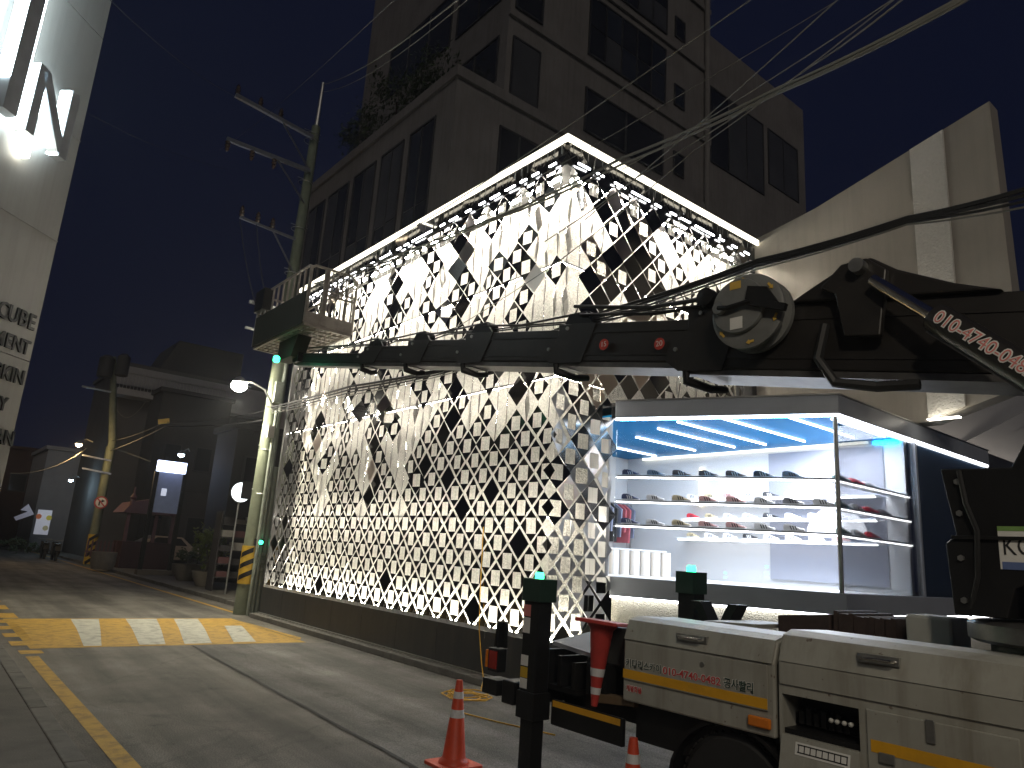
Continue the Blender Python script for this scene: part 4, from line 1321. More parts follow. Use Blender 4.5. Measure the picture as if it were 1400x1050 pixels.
for (x, sx) in ((-2.53, -1), (-0.97, 1)):
    wheel((x, -4.72, 0.41), sx)
    wheel((x, -8.3, 0.41), sx)
ar = MB()
for k in range(14):
    a0, a1 = PI * k / 14 * 1.1 - 0.15, PI * (k + 1) / 14 * 1.1 - 0.15
    for (x0, x1) in ((TX + 0.02, TX + 0.45),):
        p = lambda a, r: (-4.72 + r * math.cos(a), 0.41 + r * math.sin(a))
        (ya, za), (yb, zb), (yc, zc), (yd, zd) = p(a0, 0.46), p(a1, 0.46), p(a1, 0.48), p(a0, 0.48)
        ar.hexa([(x0, ya, za), (x0, yb, zb), (x0, yc, zc), (x0, yd, zd), (x1, ya, za), (x1, yb, zb), (x1, yc, zc), (x1, yd, zd)])
ar.build('mudguard', M['black'], tr)
# cab further along, beyond the frame
cabm = MB().prism([(-2.7, -7.35, 0.5), (-2.7, -8.95, 0.5), (-2.7, -9.0, 1.3), (-2.65, -8.7, 2.2), (-2.65, -7.35, 2.2)], (1.9, 0, 0)).build('cab', M['toolbox'], tr, bevel=0.05)
MB().prism([(-2.708, -7.6, 1.35), (-2.708, -8.7, 1.35), (-2.68, -8.5, 2.05), (-2.68, -7.6, 2.05)], (0.03, 0, 0)).build('side_window', M['carglass'], tr)
# rear corner: outrigger column
ox, oy = -2.72, -2.93
og = MB().box(ox - 0.075, ox + 0.075, oy - 0.09, oy + 0.09, 0.74, 1.46).build('outrigger', M['black'], tr, bevel=0.008, label='near rear outrigger leg standing on the road')
MB().box(ox - 0.095, ox + 0.095, oy - 0.12, oy + 0.1, 1.45, 1.63).build('outrigger_head', M['greenbox'], og, bevel=0.006)
MB().box(ox - 0.09, ox + 0.09, oy - 0.105, oy + 0.105, 0.56, 0.76).build('collar', M['black'], og, bevel=0.006)
MB().box(ox - 0.06, ox + 0.06, oy - 0.07, oy + 0.07, 0.05, 0.56).build('inner_leg', M['black'], og)
MB().lathe([(0.16, 0.0), (0.16, 0.03), (0.06, 0.06)], (ox, oy, 0.0), (0, 0, 1), 20).build('foot_plate', M['steel'], og)
MB().lathe([(0.036, 0), (0.036, 0.03), (0.03, 0.05)], (ox, oy, 1.63), (0, 0, 1), 12).build('green_lamp', M['green'], og)
lamp_light('outrigger_lamp_light', 'POINT', (ox, oy, 1.74), 0.6, (0.05, 1.0, 0.45), tr, shadow_soft_size=0.03)
for k, (z0, z1, m_) in enumerate(((1.33, 1.42, 'pinkprint'), (1.2, 1.32, 'textbacking'), (0.95, 1.03, 'textbacking'), (0.86, 0.94, 'guardyellow'), (0.78, 0.855, 'textbacking'))):
    MB().box(ox - 0.078, ox - 0.0755, oy + 0.0, oy + 0.085, z0, z1).build('sticker', M[m_], og)
# far rear outrigger with its lamp
o2 = at(945, 815, x=-0.95)
og2 = MB().box(-1.03, -0.87, o2.y - 0.09, o2.y + 0.09, 0.5, 1.6).build('outrigger', M['black'], tr, label='far rear outrigger leg')
MB().box(-1.06, -0.84, o2.y - 0.1, o2.y + 0.1, 1.56, 1.76).build('outrigger_head', M['greenbox'], og2)
MB().box(-1.01, -0.89, o2.y - 0.07, o2.y + 0.07, 0.0, 0.5).build('inner_leg', M['black'], og2)
MB().lathe([(0.045, 0), (0.045, 0.035), (0.035, 0.06)], (-0.95, o2.y, 1.76), (0, 0, 1), 12).build('green_lamp', M['green'], og2)
lamp_light('outrigger_lamp_light', 'POINT', (-0.95, o2.y, 1.9), 0.5, (0.05, 1.0, 0.45), tr, shadow_soft_size=0.03)
# black folding plates beside it
for ya, yb, yc, yd in ((-3.56, -3.64, -3.52, -3.42), (-3.68, -3.77, -3.9, -3.8)):
    MB().prism([(-1.35, ya, 1.3), (-1.35, yb, 1.3), (-1.35, yc, 1.52), (-1.35, yd, 1.52)], (0.16, 0, 0)).build('support_plate', M['black'], tr, bevel=0.004)
# rear beam and tail lamp
MB().box(-2.78, -0.9, -2.75, -2.6, 0.62, 0.8).build('rear_beam', M['black'], tr, bevel=0.01)
MB().box(-2.8, -2.62, -2.56, -2.36, 0.66, 0.78).build('beam_end', M['black'], tr, bevel=0.006)
tl = MB().box(-2.76, -2.66, -2.5, -2.36, 0.83, 1.02).build('tail_lamp', M['black'], tr, bevel=0.01)
MB().box(-2.778, -2.761, -2.49, -2.4, 0.86, 1.0).build('lens', M['redlens'], tl)
MB().box(-2.77, -2.675, -2.358, -2.34, 0.86, 1.0).build('lens', M['amber'], tl)
br = MB().bar((-2.7, -2.47, 1.03), (-2.7, -2.47, 1.24), 0.02, 0.1).bar((-2.7, -2.39, 1.03), (-2.7, -2.41, 1.24), 0.02, 0.03).bar((-2.7, -2.52, 1.03), (-2.7, -2.5, 1.24), 0.02, 0.03).build('lamp_bracket', M['black'], tr)
MB().box(-2.6, -1.0, -3.3, -2.76, 0.78, 0.82).build('rear_platform', M['black'], tr)
for k in range(5):
    y_ = -2.95 - k * 0.16
    MB().box(-2.62, -2.3 + 0.05 * (k % 2), y_ - 0.02, y_ + 0.02, 0.82, 1.08 - 0.03 * (k % 3)).build('rear_bracket', M['black'], tr, bevel=0.004)
MB().prism([(-2.62, -3.02, 1.12), (-2.62, -3.5, 1.08), (-2.1, -3.5, 1.16), (-2.1, -3.02, 1.2)], (0, 0, 0.03)).build('tilted_plate', M['darkframe'], tr)
MB().box(-2.55, -2.2, -3.86, -3.5, 1.05, 1.32).build('rear_cabinet', M['charcoal'], tr, bevel=0.01)
# side guard with the yellow stripe
MB().box(TX, TX + 0.04, -3.86, -3.12, 0.55, 0.735).build('side_guard', M['black'], tr, bevel=0.01)
MB().box(TX - 0.002, TX - 0.0005, -3.84, -3.14, 0.685, 0.73).build('guard_stripe', M['truckyellow'], tr)
MB().box(-2.6, -2.0, -5.06, -3.9, 0.6, 0.85).build('frame_cover', M['black'], tr)
# small parts on the deck
MB().box(-1.75, -1.45, -5.68, -5.4, 1.2, 1.6).build('white_canister', M['whitebox'], tr, bevel=0.02)
# turntable and turret
TC = Vector((-1.72, -6.45, 0))
MB().lathe([(0.62, 1.5), (0.66, 1.52), (0.66, 1.6), (0.6, 1.62)], TC, (0, 0, 1), 36).build('turntable', M['plate_sheen'], tr, smooth=True)
MB().lathe([(0.55, 1.16), (0.55, 1.5)], TC, (0, 0, 1), 30).build('turret_base', M['black'], tr, smooth=True)
tx0 = -2.2
tu = MB().prism([(tx0, -5.86, 1.64), (tx0, -5.84, 2.03), (tx0, -5.9, 2.08), (tx0, -5.84, 2.46), (tx0, -6.2, 2.45), (tx0, -6.55, 3.1), (tx0, -7.2, 3.1), (tx0, -7.2, 1.64), (tx0, -6.42, 1.64), (tx0, -6.36, 1.78), (tx0, -6.26, 1.84), (tx0, -6.17, 1.8), (tx0, -6.12, 1.64)], (0.9, 0, 0)).build('turret', M['black'], tr, bevel=0.01)
for (y_, z_) in ((-5.92, 1.72), (-5.92, 1.95), (-5.93, 2.2), (-5.93, 2.38), (-6.4, 2.4), (-6.45, 2.2)):
    MB().cyl((tx0 - 0.018, y_, z_), (tx0 - 0.001, y_, z_), 0.018, 6).build('bolt', M['steel'], tr)
MB().box(tx0 - 0.02, tx0 - 0.001, -6.5, -5.88, 2.055, 2.075).build('turret_rib', M['black'], tr, bevel=0.003)
MB().tube([(tx0 - 0.03, -5.95, 2.44), (tx0 - 0.05, -5.98, 2.25), (tx0 - 0.03, -6.02, 2.1), (tx0 - 0.02, -6.0, 1.85), (tx0 + 0.02, -5.93, 1.64)], 0.014, 7).build('hose', M['wire'], tr, smooth=True)
kc = MB().box(tx0 - 0.004, tx0 - 0.001, -6.36, -6.11, 1.9, 2.13).build('safety_sticker', M['textbacking'], tr)
MB().box(tx0 - 0.0055, tx0 - 0.0042, -6.36, -6.11, 2.105, 2.13).build('sticker_band', mat('green_print', (0.2, 0.35, 0.1), 0.5), tr)
MB().box(tx0 - 0.0055, tx0 - 0.0042, -6.36, -6.12, 1.9, 1.94).build('sticker_band', mat('blue_print', (0.12, 0.17, 0.35), 0.5), tr)
text('lettering', 'KC', 0.14, (tx0 - 0.006, -6.125, 2.02), (0, -1, 0), (0, 0, 1), M['letterdark'], tr, 0.0006, squeeze=0.75)
text('lettering', 's', 0.08, (tx0 - 0.006, -6.315, 2.01), (0, -1, 0), (0, 0, 1), M['letterdark'], tr, 0.0006)

# boom
P0 = Vector((-2.1, -6.28, 0))
BH = Vector((-0.0605, 0.99817, 0))
BN = Vector((0.99817, 0.0605, 0))


def bp(s, off, up):
    return P0 + BH * s + BN * off + Vector((0, 0, 2.96 + 0.163 * s + up))


def bsec(mb, s0, s1, o0, o1, u0, u1, u0b=None, u1b=None):
    u0b = u0 if u0b is None else u0b
    u1b = u1 if u1b is None else u1b
    mb.hexa([bp(s0, o0, u0), bp(s0, o1, u0), bp(s0, o1, u1), bp(s0, o0, u1), bp(s1, o0, u0b), bp(s1, o1, u0b), bp(s1, o1, u1b), bp(s1, o0, u1b)])
    return mb


secs = [(-1.6, 2.25, 0.0, 0.44, 0.035, 0.54), (2.0, 3.75, 0.03, 0.41, 0.09, 0.46), (3.6, 5.25, 0.06, 0.38, 0.085, 0.415), (5.1, 6.45, 0.085, 0.355, 0.075, 0.35), (6.3, 7.55, 0.105, 0.335, 0.065, 0.29), (7.4, 9.75, 0.13, 0.31, 0.05, 0.2)]
for i, (s0, s1, o0, o1, u0, u1) in enumerate(secs):
    mb = bsec(MB(), s0, s1, o0, o1, u0, u1)
    sec = mb.build('boom_section', M['boom'], tr, bevel=0.012)
    bsec(MB(), s0 + 0.05, s1 - 0.02, o0 + 0.012, o1 - 0.012, u0 - 0.05, u0 - 0.004).build('underside_sheen', M['plate_sheen'], sec)  # pale strip paints the shop light reflected under the boom
    # folded ribs along the side
    bsec(MB(), s0 + 0.05, s1 - 0.05, o0 - 0.008, o0 - 0.001, u0 + (u1 - u0) * 0.16, u0 + (u1 - u0) * 0.22).build('side_rib', M['boom'], sec)
    bsec(MB(), s0 + 0.05, s1 - 0.05, o0 - 0.008, o0 - 0.001, u0 + (u1 - u0) * 0.74, u0 + (u1 - u0) * 0.82).build('side_rib', M['boom'], sec)
    if i < 5:
        # slanted end collar
        h_ = u1 - u0
        for (oa, ob) in ((o0 - 0.014, o0 - 0.002), (o1 + 0.002, o1 + 0.014)):
            mb = MB()
            pts_ = [bp(s1 - 0.2, oa, u1 + 0.0), bp(s1 - 0.5, oa, u1), bp(s1 - 0.32, oa, u0 - 0.015), bp(s1 + 0.08, oa, u0 - 0.03), bp(s1 + 0.2, oa, u0 + 0.05), bp(s1 + 0.18, oa, u0 + h_ * 0.3)]
            mb.prism(pts_, BN * (ob - oa))
            mb.build('end_collar', M['boom'], sec)
        for (ss, uu) in ((s1 - 0.14, u1 - 0.05), (s1 + 0.1, u0 + h_ * 0.3)):
            MB().cyl(bp(ss, o0 - 0.028, uu), bp(ss, o0 - 0.014, uu), 0.018, 10).build('bolt', M['steel'], sec)
        # curved hook below
        hp = [bp(s1 + 0.02, o0 + 0.02, u0 - 0.02), bp(s1 + 0.03, o0 + 0.03, u0 - 0.1), bp(s1 - 0.08, (o0 + o1) / 2, u0 - 0.13), bp(s1 - 0.12, o1 - 0.05, u0 - 0.1)]
        MB().tube(hp, [0.035, 0.04, 0.035, 0.03], 7).build('hose_hook', M['black'], sec)
        # sheave block on top
        cp = bp(s1 - 0.22, (o0 + o1) / 2, u1 + 0.05)
        MB().lathe([(0.05, -0.07), (0.13 - 0.012 * i, -0.06), (0.13 - 0.012 * i, 0.06), (0.05, 0.07)], cp, BN, 14).build('sheave', M['black'], sec, smooth=True)
        MB().prism([bp(s1 - 0.42, o0 + 0.05, u1 - 0.01), bp(s1 - 0.02, o0 + 0.05, u1 - 0.01), bp(s1 - 0.1, o0 + 0.05, u1 + 0.13 - 0.012 * i), bp(s1 - 0.3, o0 + 0.05, u1 + 0.15 - 0.012 * i)], BN * 0.03).build('sheave_bracket', M['black'], sec)
        n1 = secs[i + 1][1]
        nu1 = secs[i + 1][5]
        for d in (0.06, 0.14, 0.2):
            MB().tube([bp(s1 - 0.2, o0 + d, u1 + 0.12 - 0.05 * (d > 0.1)), bp(s1 + 0.6, o0 + d, u1 + 0.03 + 0.02 * (d > 0.1)), bp(n1 - 0.25, o0 + d + 0.02, nu1 + 0.09 - 0.03 * (d > 0.1))], 0.012 if d < 0.1 else 0.009, 5).build('hose', M['wire'], sec)
    if i == 1:
        for (ss, num) in ((3.13, '15'), (2.52, '20')):
            dc = bp(ss, o0 - 0.012, 0.19)
            dd = MB().cyl(bp(ss, o0 - 0.004 - 0.03, 0.24), bp(ss, o0 - 0.04, 0.24), 0.052, 20).build('number_disc', M['reddisc'], sec)
            text('number', num, 0.07, bp(ss, o0 - 0.0415, 0.24), -BH, Vector((0, 0, 1)), M['textbacking'], sec, 0.0008, 'CENTER')
# reel near the boom root
rc_ = bp(1.6, -0.15, 0.43)
reel = MB().lathe([(0.02, 0.1), (0.26, 0.09), (0.285, 0.1), (0.285, 0.06), (0.18, 0.05), (0.18, -0.02), (0.285, -0.03), (0.285, -0.06), (0.26, -0.07), (0.02, -0.06)], rc_, BN, 40).build('hose_reel', M['reel'], tr, smooth=True)
dc2 = rc_ - BN * 0.075 + BH * 0.05 + Vector((0, 0, 0.04))
MB().lathe([(0.0, -0.002), (0.205, 0.0), (0.21, 0.012), (0.21, 0.03), (0.0, 0.034)], dc2 - BN * 0.03, BN, 36).build('reel_cover', M['reel'], reel, smooth=True)
MB().lathe([(0.02, 0.0), (0.045, 0.0), (0.05, 0.05), (0.05, 0.06)], dc2 - BN * 0.07 + BH * 0.14, BN, 16).build('hub', M['steel'], reel, smooth=True)
MB().tube([dc2 - BN * 0.06 + BH * 0.14, dc2 - BN * 0.075 + BH * 0.06 + Vector((0, 0, -0.02)), dc2 - BN * 0.06 - BH * 0.12 + Vector((0, 0, 0.0))], 0.02, 7).build('hose_fitting', M['black'], reel)
MB().prism([dc2 - BN * 0.045 - BH * 0.1 + Vector((0, 0, 0.12)), dc2 - BN * 0.045 - BH * 0.25 + Vector((0, 0, 0.08)), dc2 - BN * 0.045 - BH * 0.33 + Vector((0, 0, -0.05)), dc2 - BN * 0.045 - BH * 0.08 + Vector((0, 0, 0.02))], BN * -0.02).build('reel_bracket', M['black'], reel)
MB().bar(dc2 - BN * 0.05 - BH * 0.1, dc2 - BN * 0.05 - BH * 0.38 + Vector((0, 0, -0.1)), 0.04, 0.05).build('reel_arm', M['black'], reel)
for a in range(6):
    an = a * PI / 3 + 0.4
    c = rc_ - BN * 0.0755 + (BH * math.cos(an) + Vector((0, 0, 1)) * math.sin(an)) * 0.245
    if (c - dc2).length < 0.26:
        c = c - BN * 0.0
    t = BH * -math.sin(an) + Vector((0, 0, 1)) * math.cos(an)
    r_ = BH * math.cos(an) + Vector((0, 0, 1)) * math.sin(an)
    MB().prism([c - t * 0.03 - r_ * 0.009, c + t * 0.005 - r_ * 0.009, c + t * 0.005 - r_ * 0.02, c + t * 0.032, c + t * 0.005 + r_ * 0.02, c + t * 0.005 + r_ * 0.009, c - t * 0.03 + r_ * 0.009], -BN * 0.002).build('arrow_sticker', M['arrow'], reel)
MB().prism([dc2 - BN * 0.033 + BH * x + Vector((0, 0, z)) for x, z in ((0.06, 0.13), (-0.03, 0.13), (-0.03, 0.19), (0.06, 0.19))], -BN * 0.002).build('reel_sticker', M['arrow'], reel)
MB().prism([dc2 - BN * 0.033 + BH * x + Vector((0, 0, z)) for x, z in ((0.06, -0.18), (-0.04, -0.18), (-0.04, -0.09), (0.06, -0.09))], -BN * 0.002).build('reel_sticker', M['textbacking'], reel)
MB().lathe([(0.03, -0.06), (0.075, -0.05), (0.075, 0.05), (0.03, 0.06)], bp(2.02, -0.06, 0.6), BN, 14).build('hose_guide', M['black'], tr, smooth=True)
MB().tube([bp(1.1, -0.05, 0.35), bp(1.15, -0.07, 0.1), bp(1.05, -0.05, -0.06), bp(0.8, 0.0, -0.07), bp(0.55, 0.02, -0.04)], 0.035, 8).build('hanging_hose', M['wire'], tr)
MB().tube([bp(3.5, -0.02, 0.62), bp(2.6, -0.03, 0.56), bp(2.05, -0.05, 0.6)], 0.018, 6).tube([bp(3.5, 0.06, 0.56), bp(2.6, 0.03, 0.52), bp(2.05, -0.0, 0.56)], 0.014, 6).build('hose', M['wire'], tr)
# cylinder bracket and lifting cylinder, on the street side of the boom
MB().prism([bp(1.35, -0.05, 0.53), bp(0.95, -0.05, 0.78), bp(0.78, -0.05, 0.82), bp(0.62, -0.05, 0.72), bp(0.3, -0.05, 0.6), bp(0.05, -0.05, 0.54), bp(0.9, -0.05, 0.53)], BN * 0.54).build('cylinder_bracket', M['boom'], tr, bevel=0.015)
MB().prism([bp(1.1, -0.12, 0.6), bp(0.95, -0.12, 0.76), bp(0.78, -0.12, 0.79), bp(0.66, -0.12, 0.7), bp(0.72, -0.12, 0.25), bp(0.95, -0.12, 0.25), bp(1.0, -0.12, 0.55)], BN * 0.06).build('bracket_plate', M['boom'], tr, bevel=0.01)
MB().cyl(bp(0.82, -0.2, 0.72), bp(0.82, -0.1, 0.72), 0.05, 16).build('pivot_pin', M['steel'], tr)
c0 = at(1193, 383, x=-2.32)
c1 = at(1284, 437, x=-2.36)
c2 = c1 + (c1 - c0) * 2.2
MB().cyl(c0, c1, 0.04, 16).build('cylinder_rod', M['chrome'], tr, smooth=True)
cylb = MB().tube([c1 - (c1 - c0).normalized() * 0.03, c1, c2], [0.085, 0.09, 0.09], 20).build('lift_cylinder', M['boom'], tr, smooth=True)
cdir = (c1 - c0).normalized()
toc = (CAM - c1)
cn = (toc - cdir * toc.dot(cdir)).normalized()
cup = cn.cross(cdir)
MB().bar(c1 - cup * 0.088 + cn * 0.02, c2 - cup * 0.088 + cn * 0.02, 0.02).build('cylinder_pipe', M['plate_sheen'], cylb)
text('lettering', '010-4740-0482', 0.105, c1 + cdir * 0.02 + cn * 0.0925 + cup * 0.01, cdir, cup, M['textbacking'], cylb, 0.0006, bold=0.006)
text('lettering', '010-4740-0482', 0.105, c1 + cdir * 0.02 + cn * 0.0945 + cup * 0.01, cdir, cup, M['pinkprint'], cylb, 0.0006, bold=-0.001)

# tip and work basket
MB().box(-2.62, -2.5, 3.15, 3.35, 4.55, 4.75).build('tip_link', M['black'], tr)
tipp = at(378, 491, d=11.2)
MB().lathe([(0.03, -0.05), (0.05, -0.03), (0.05, 0.03), (0.03, 0.05)], tipp, (0, 0, 1), 12).build('green_lamp', M['green'], tr)
lamp_light('tip_lamp_light', 'POINT', tipp + Vector((-0.1, -0.1, -0.05)), 0.25, (0.05, 1.0, 0.45), tr, shadow_soft_size=0.03)

# work basket: floor frame, slats, rails, covers
KX0, KX1, KY0, KY1, KZ = -2.85, -2.08, 2.5, 4.62, 5.0
bk = MB()
for (x0, x1, y0, y1) in ((KX0, KX0 + 0.05, KY0, KY1), (KX1 - 0.05, KX1, KY0, KY1), (KX0 + 0.05, KX1 - 0.05, KY0, KY0 + 0.05), (KX0 + 0.05, KX1 - 0.05, KY1 - 0.05, KY1), (KX0 + 0.05, KX1 - 0.05, 3.5, 3.56)):
    bk.box(x0, x1, y0, y1, KZ - 0.05, KZ)
bk = bk.build('basket_frame', M['basket'], tr, label='work basket floor frame')
for k in range(8):
    x = KX0 + 0.09 + k * 0.083
    MB().box(x, x + 0.045, KY0 + 0.052, KY1 - 0.052, KZ - 0.035, KZ - 0.01).build('slat', M['basket'], bk)
for k in range(11):
    y = KY0 + 0.2 + k * 0.19
    MB().box(KX0 + 0.052, KX1 - 0.052, y, y + 0.03, KZ - 0.048, KZ - 0.036).build('cross_bar', M['basket'], bk)
RT = KZ + 0.92


def rail(pts, r=0.02, m='basket', nm='rail'):
    return MB().tube(pts, r, 8).build(nm, M[m], bk, smooth=True)


rail([(KX0, KY0, RT - 0.04), (KX0, KY0 + 0.06, RT), (KX0, KY1 - 0.06, RT), (KX0, KY1, RT - 0.04)])
rail([(KX0, KY0, RT - 0.05), (KX0 + 0.07, KY0, RT), (KX1 - 0.1, KY0, RT), (KX1, KY0, RT - 0.1), (KX1, KY0, KZ)], 0.022)
rail([(KX1, KY0, RT - 0.1), (KX1, KY1, RT - 0.1)])
rail([(KX0, KY1, RT), (KX1, KY1, RT)])
rail([(KX0 + 0.28, KY0, KZ + 0.5), (KX1, KY0, KZ + 0.5)], 0.018)
rail([(KX0 + 0.28, KY0, KZ + 0.57), (KX1, KY0, KZ + 0.57)], 0.014)
for (x, y) in ((KX0, KY0), (KX0, KY1), (KX1, KY1), (KX0 + 0.28, KY0), (KX0 + 0.25, KY0)):
    MB().box(x - 0.022, x + 0.022, y - 0.022, y + 0.022, KZ, RT - 0.02).build('post', M['basket'], bk)
for k in range(9):
    y = KY0 + 0.22 + k * 0.21
    MB().box(KX0 - 0.012, KX0 + 0.012, y - 0.015, y + 0.015, KZ + 0.45, RT - 0.02).build('bar', M['basket'], bk)
for k in range(5):
    x = KX0 + 0.36 + k * 0.09
    MB().box(x - 0.009, x + 0.009, KY0 - 0.009, KY0 + 0.009, KZ + 0.16, RT - 0.02).build('bar', M['basket'], bk)
for k in range(5):
    y = KY0 + 0.35 + k * 0.38
    MB().box(KX1 - 0.012, KX1 + 0.012, y - 0.012, y + 0.012, KZ, RT - 0.12).build('bar', M['basket'], bk)
MB().box(KX0 - 0.03, KX0 - 0.012, KY0 + 0.03, KY1 - 0.03, KZ - 0.02, KZ + 0.5).build('side_cover', M['basketdark'], bk)
MB().box(KX0 + 0.02, KX1 - 0.02, KY0 - 0.012, KY0 + 0.004, KZ + 0.0, KZ + 0.17).build('kick_plate', M['basket'], bk)
MB().box(KX0 - 0.12, KX0 + 0.05, 4.1, 4.5, KZ + 0.55, KZ + 0.92).build('control_box', M['black'], bk)
MB().prism([(-2.72, 3.2, 4.62), (-2.72, 3.75, 4.62), (-2.72, 3.75, 4.94), (-2.72, 3.0, 4.94)], (0.22, 0, 0)).build('basket_bracket', M['basketdark'], bk)

# ------------------------------------------------------------------ loose things on and around the truck


def cone_profile():
    return [(0.135, 0.03), (0.128, 0.05), (0.105, 0.07), (0.1, 0.08), (0.03, 0.68), (0.026, 0.7), (0.018, 0.7)]


def traffic_cone(loc, label, m='cone', flip=False, sc=1.0, group='traffic cones'):
    t = thing('traffic_cone', label, 'traffic cone', loc, group)
    L = Vector(loc)
    pl = []
    for (sx, sy) in ((1, 1), (-1, 1), (-1, -1), (1, -1)):
        pl += [(sx * 0.19, sy * 0.17, 0), (sx * 0.17, sy * 0.19, 0)] if sx * sy < 0 else [(sx * 0.17, sy * 0.19, 0), (sx * 0.19, sy * 0.17, 0)]
    ang = [math.atan2(p[1], p[0]) for p in pl]
    pl = [p for _, p in sorted(zip(ang, pl))]
    T = lambda v: L + Vector(v) * sc
    mb = MB().prism([T(p) for p in pl], (0, 0, 0.03 * sc))
    mb.build('base', M[m], t, bevel=0.006)
    MB().lathe([(r * sc, h * sc) for r, h in cone_profile()], L, (0, 0, 1), 28).build('body', M[m], t, smooth=True)
    rr = lambda h: 0.1 - 0.07 * (h - 0.08) / 0.6
    for (h0, h1) in ((0.395, 0.46), (0.55, 0.605)):
        MB().lathe([((rr(h0) + 0.002) * sc, h0 * sc), ((rr(h1) + 0.002) * sc, h1 * sc)], L, (0, 0, 1), 28).build('reflective_band', M['reflective'], t, smooth=True)
    if flip:
        t.rotation_euler = (PI + 0.05, 0.06, 0.4)
    return t


traffic_cone((-2.79, -2.02, 0), 'whole orange traffic cone with two white bands standing on the road')
cpos = at(868, 1085, x=-3.0)
traffic_cone((-2.92, -4.155, 0.0), 'orange traffic cone standing close to the truck wheel, mostly cut off below')
traffic_cone((-2.66, -3.6, 1.37), 'red traffic cone hung upside down on the truck rear, base plate up', 'conered', True, 0.86)
pk = tag(MB().obox((-2.6, -3.72, 0.83), (0.05, 0.0, 0), (0, 0.2, -0.02), (0, 0.002, 0.03)).build('wooden_block', M['wood'], bevel=0.006), 'worn wooden plank lying above the striped side guard of the truck', 'plank')
mt = thing('rubber_mats', 'pile of dark brown rubber mats with folded fringed end on the truck deck', 'mats', (-1.6, -4.8, 1.16))
MB().prism([(-1.75, -4.5, 1.3), (-1.75, -4.9, 1.4), (-1.75, -4.9, 1.545), (-1.75, -4.5, 1.5)], (0.6, 0, 0)).build('flat_mat', M['mats'], mt, bevel=0.01)
MB().box(-1.8, -1.1, -5.4, -4.5, 1.161, 1.3).build('mat_stack', M['mats'], mt)
for k in range(12):
    y = -4.92 - k * 0.035
    h_ = 1.56 + rnd.uniform(-0.012, 0.012) - k * 0.001
    MB().prism([(-1.75, y, 1.302), (-1.75, y - 0.028, 1.302), (-1.75, y - 0.036 - rnd.random() * 0.01, h_), (-1.75, y - 0.008, h_ + 0.005)], (0.6, 0, 0)).build('fold', M['mats'], mt)
plt = MB().prism([(-1.95, -4.0, 1.38), (-1.95, -4.45, 1.4), (-1.3, -4.45, 1.4), (-1.3, -4.0, 1.38)], (0, 0, 0.03)).build('deck_plate', M['toolbox'], tr)
# yellow cable from the screen to the ground
cb = MB()
pts_ = [(-0.02, 1.45, 2.2), (-0.03, 1.4, 1.2), (-0.06, 1.32, 0.72), (-0.22, 1.0, 0.3), (-0.28, 0.85, 0.11), (-0.45, 0.68, 0.015)]
for k in range(70):
    a = k * 0.42
    r_ = 0.22 + 0.1 * math.sin(k * 0.37) + 0.05 * math.sin(k * 1.1)
    pts_.append((-0.72 + r_ * math.cos(a) + 0.004 * k * -1, 0.45 + r_ * 1.2 * math.sin(a) - 0.002 * k, 0.012 + 0.0006 * k))
pts_ += [(-1.3, 0.0, 0.012), (-1.5, -0.4, 0.012), (-1.4, -0.9, 0.012), (-1.2, -1.6, 0.012)]
tag(cb.tube(pts_, 0.0085, 6).build('power_cable', M['cableyellow'], smooth=True), 'thin yellow cable dropping from the screen and coiled on the road', 'cable')

# ------------------------------------------------------------------ far street
FX = 0.52
# lit sign stand
SY = 25.0
a, b = at(217, 632, y=SY), at(254, 646, y=SY)
sg = thing('sign_stand', 'tall black sign stand with glowing blue white header beside the far road', 'sign', (a.x, SY, 0.1))
x0, x1 = a.x, b.x
zt, zb = at(235, 631, y=SY).z, at(235, 646, y=SY).z
MB().box(x0, x1, SY - 0.02, SY + 0.2, zb, zt).build('header', M['signblue'], sg)
MB().box(x0 + 0.12, x1 - 0.08, SY + 0.02, SY + 0.12, at(233, 702, y=SY).z, zb - 0.02).build('sign_panel', M['signface'], sg)
MB().box(x0 + 0.3, x0 + 0.5, SY - 0.0, SY + 0.018, at(226, 678, y=SY).z, at(226, 668, y=SY).z).build('notice', emis('small_notice', (0.7, 0.75, 0.9), 0.5), sg)
for x in (x0 - 0.06, x1 - 0.06):
    MB().box(x, x + 0.15, SY, SY + 0.18, 0.1, zb - 0.01).build('leg', M['black'], sg)
MB().box(x0 - 0.1, x1 + 0.15, SY - 0.1, SY + 0.35, 0.1, 0.3).build('base', M['planter'], sg)
lamp_light('sign_light', 'POINT', ((x0 + x1) / 2, SY - 0.4, zt), 14, (0.5, 0.6, 1.0), sg, shadow_soft_size=0.3)
# round projecting sign and crates near the pole
p = at(330, 673, y=15.5)
rs = thing('round_sign', 'round white lightbox sign half hidden behind the concrete pole', 'sign', (p.x, 15.5, p.z))
MB().lathe([(0.3, -0.06), (0.3, 0.0)], (p.x, 15.5, p.z), (0, -1, 0), 28).build('lightbox', M['roundsign'], rs)
MB().lathe([(0.325, -0.08), (0.325, -0.02)], (p.x, 15.5, p.z), (0, -1, 0), 28).build('rim', M['charcoal'], rs)
MB().box(p.x - 0.02, p.x + 0.5, 15.4, 15.46, p.z - 0.2, p.z + 0.35).build('dark_plate', M['housedark'], rs)
MB().cyl((p.x, 15.6, 0.1), (p.x, 15.6, p.z - 0.3), 0.03, 8).build('post', M['steel'], rs)
p = at(318, 735, y=17)
cr = thing('shelf_rack', 'dark rack stacked with pale boxes and crates beside the concrete pole', 'rack', (p.x, 17, 0.1))
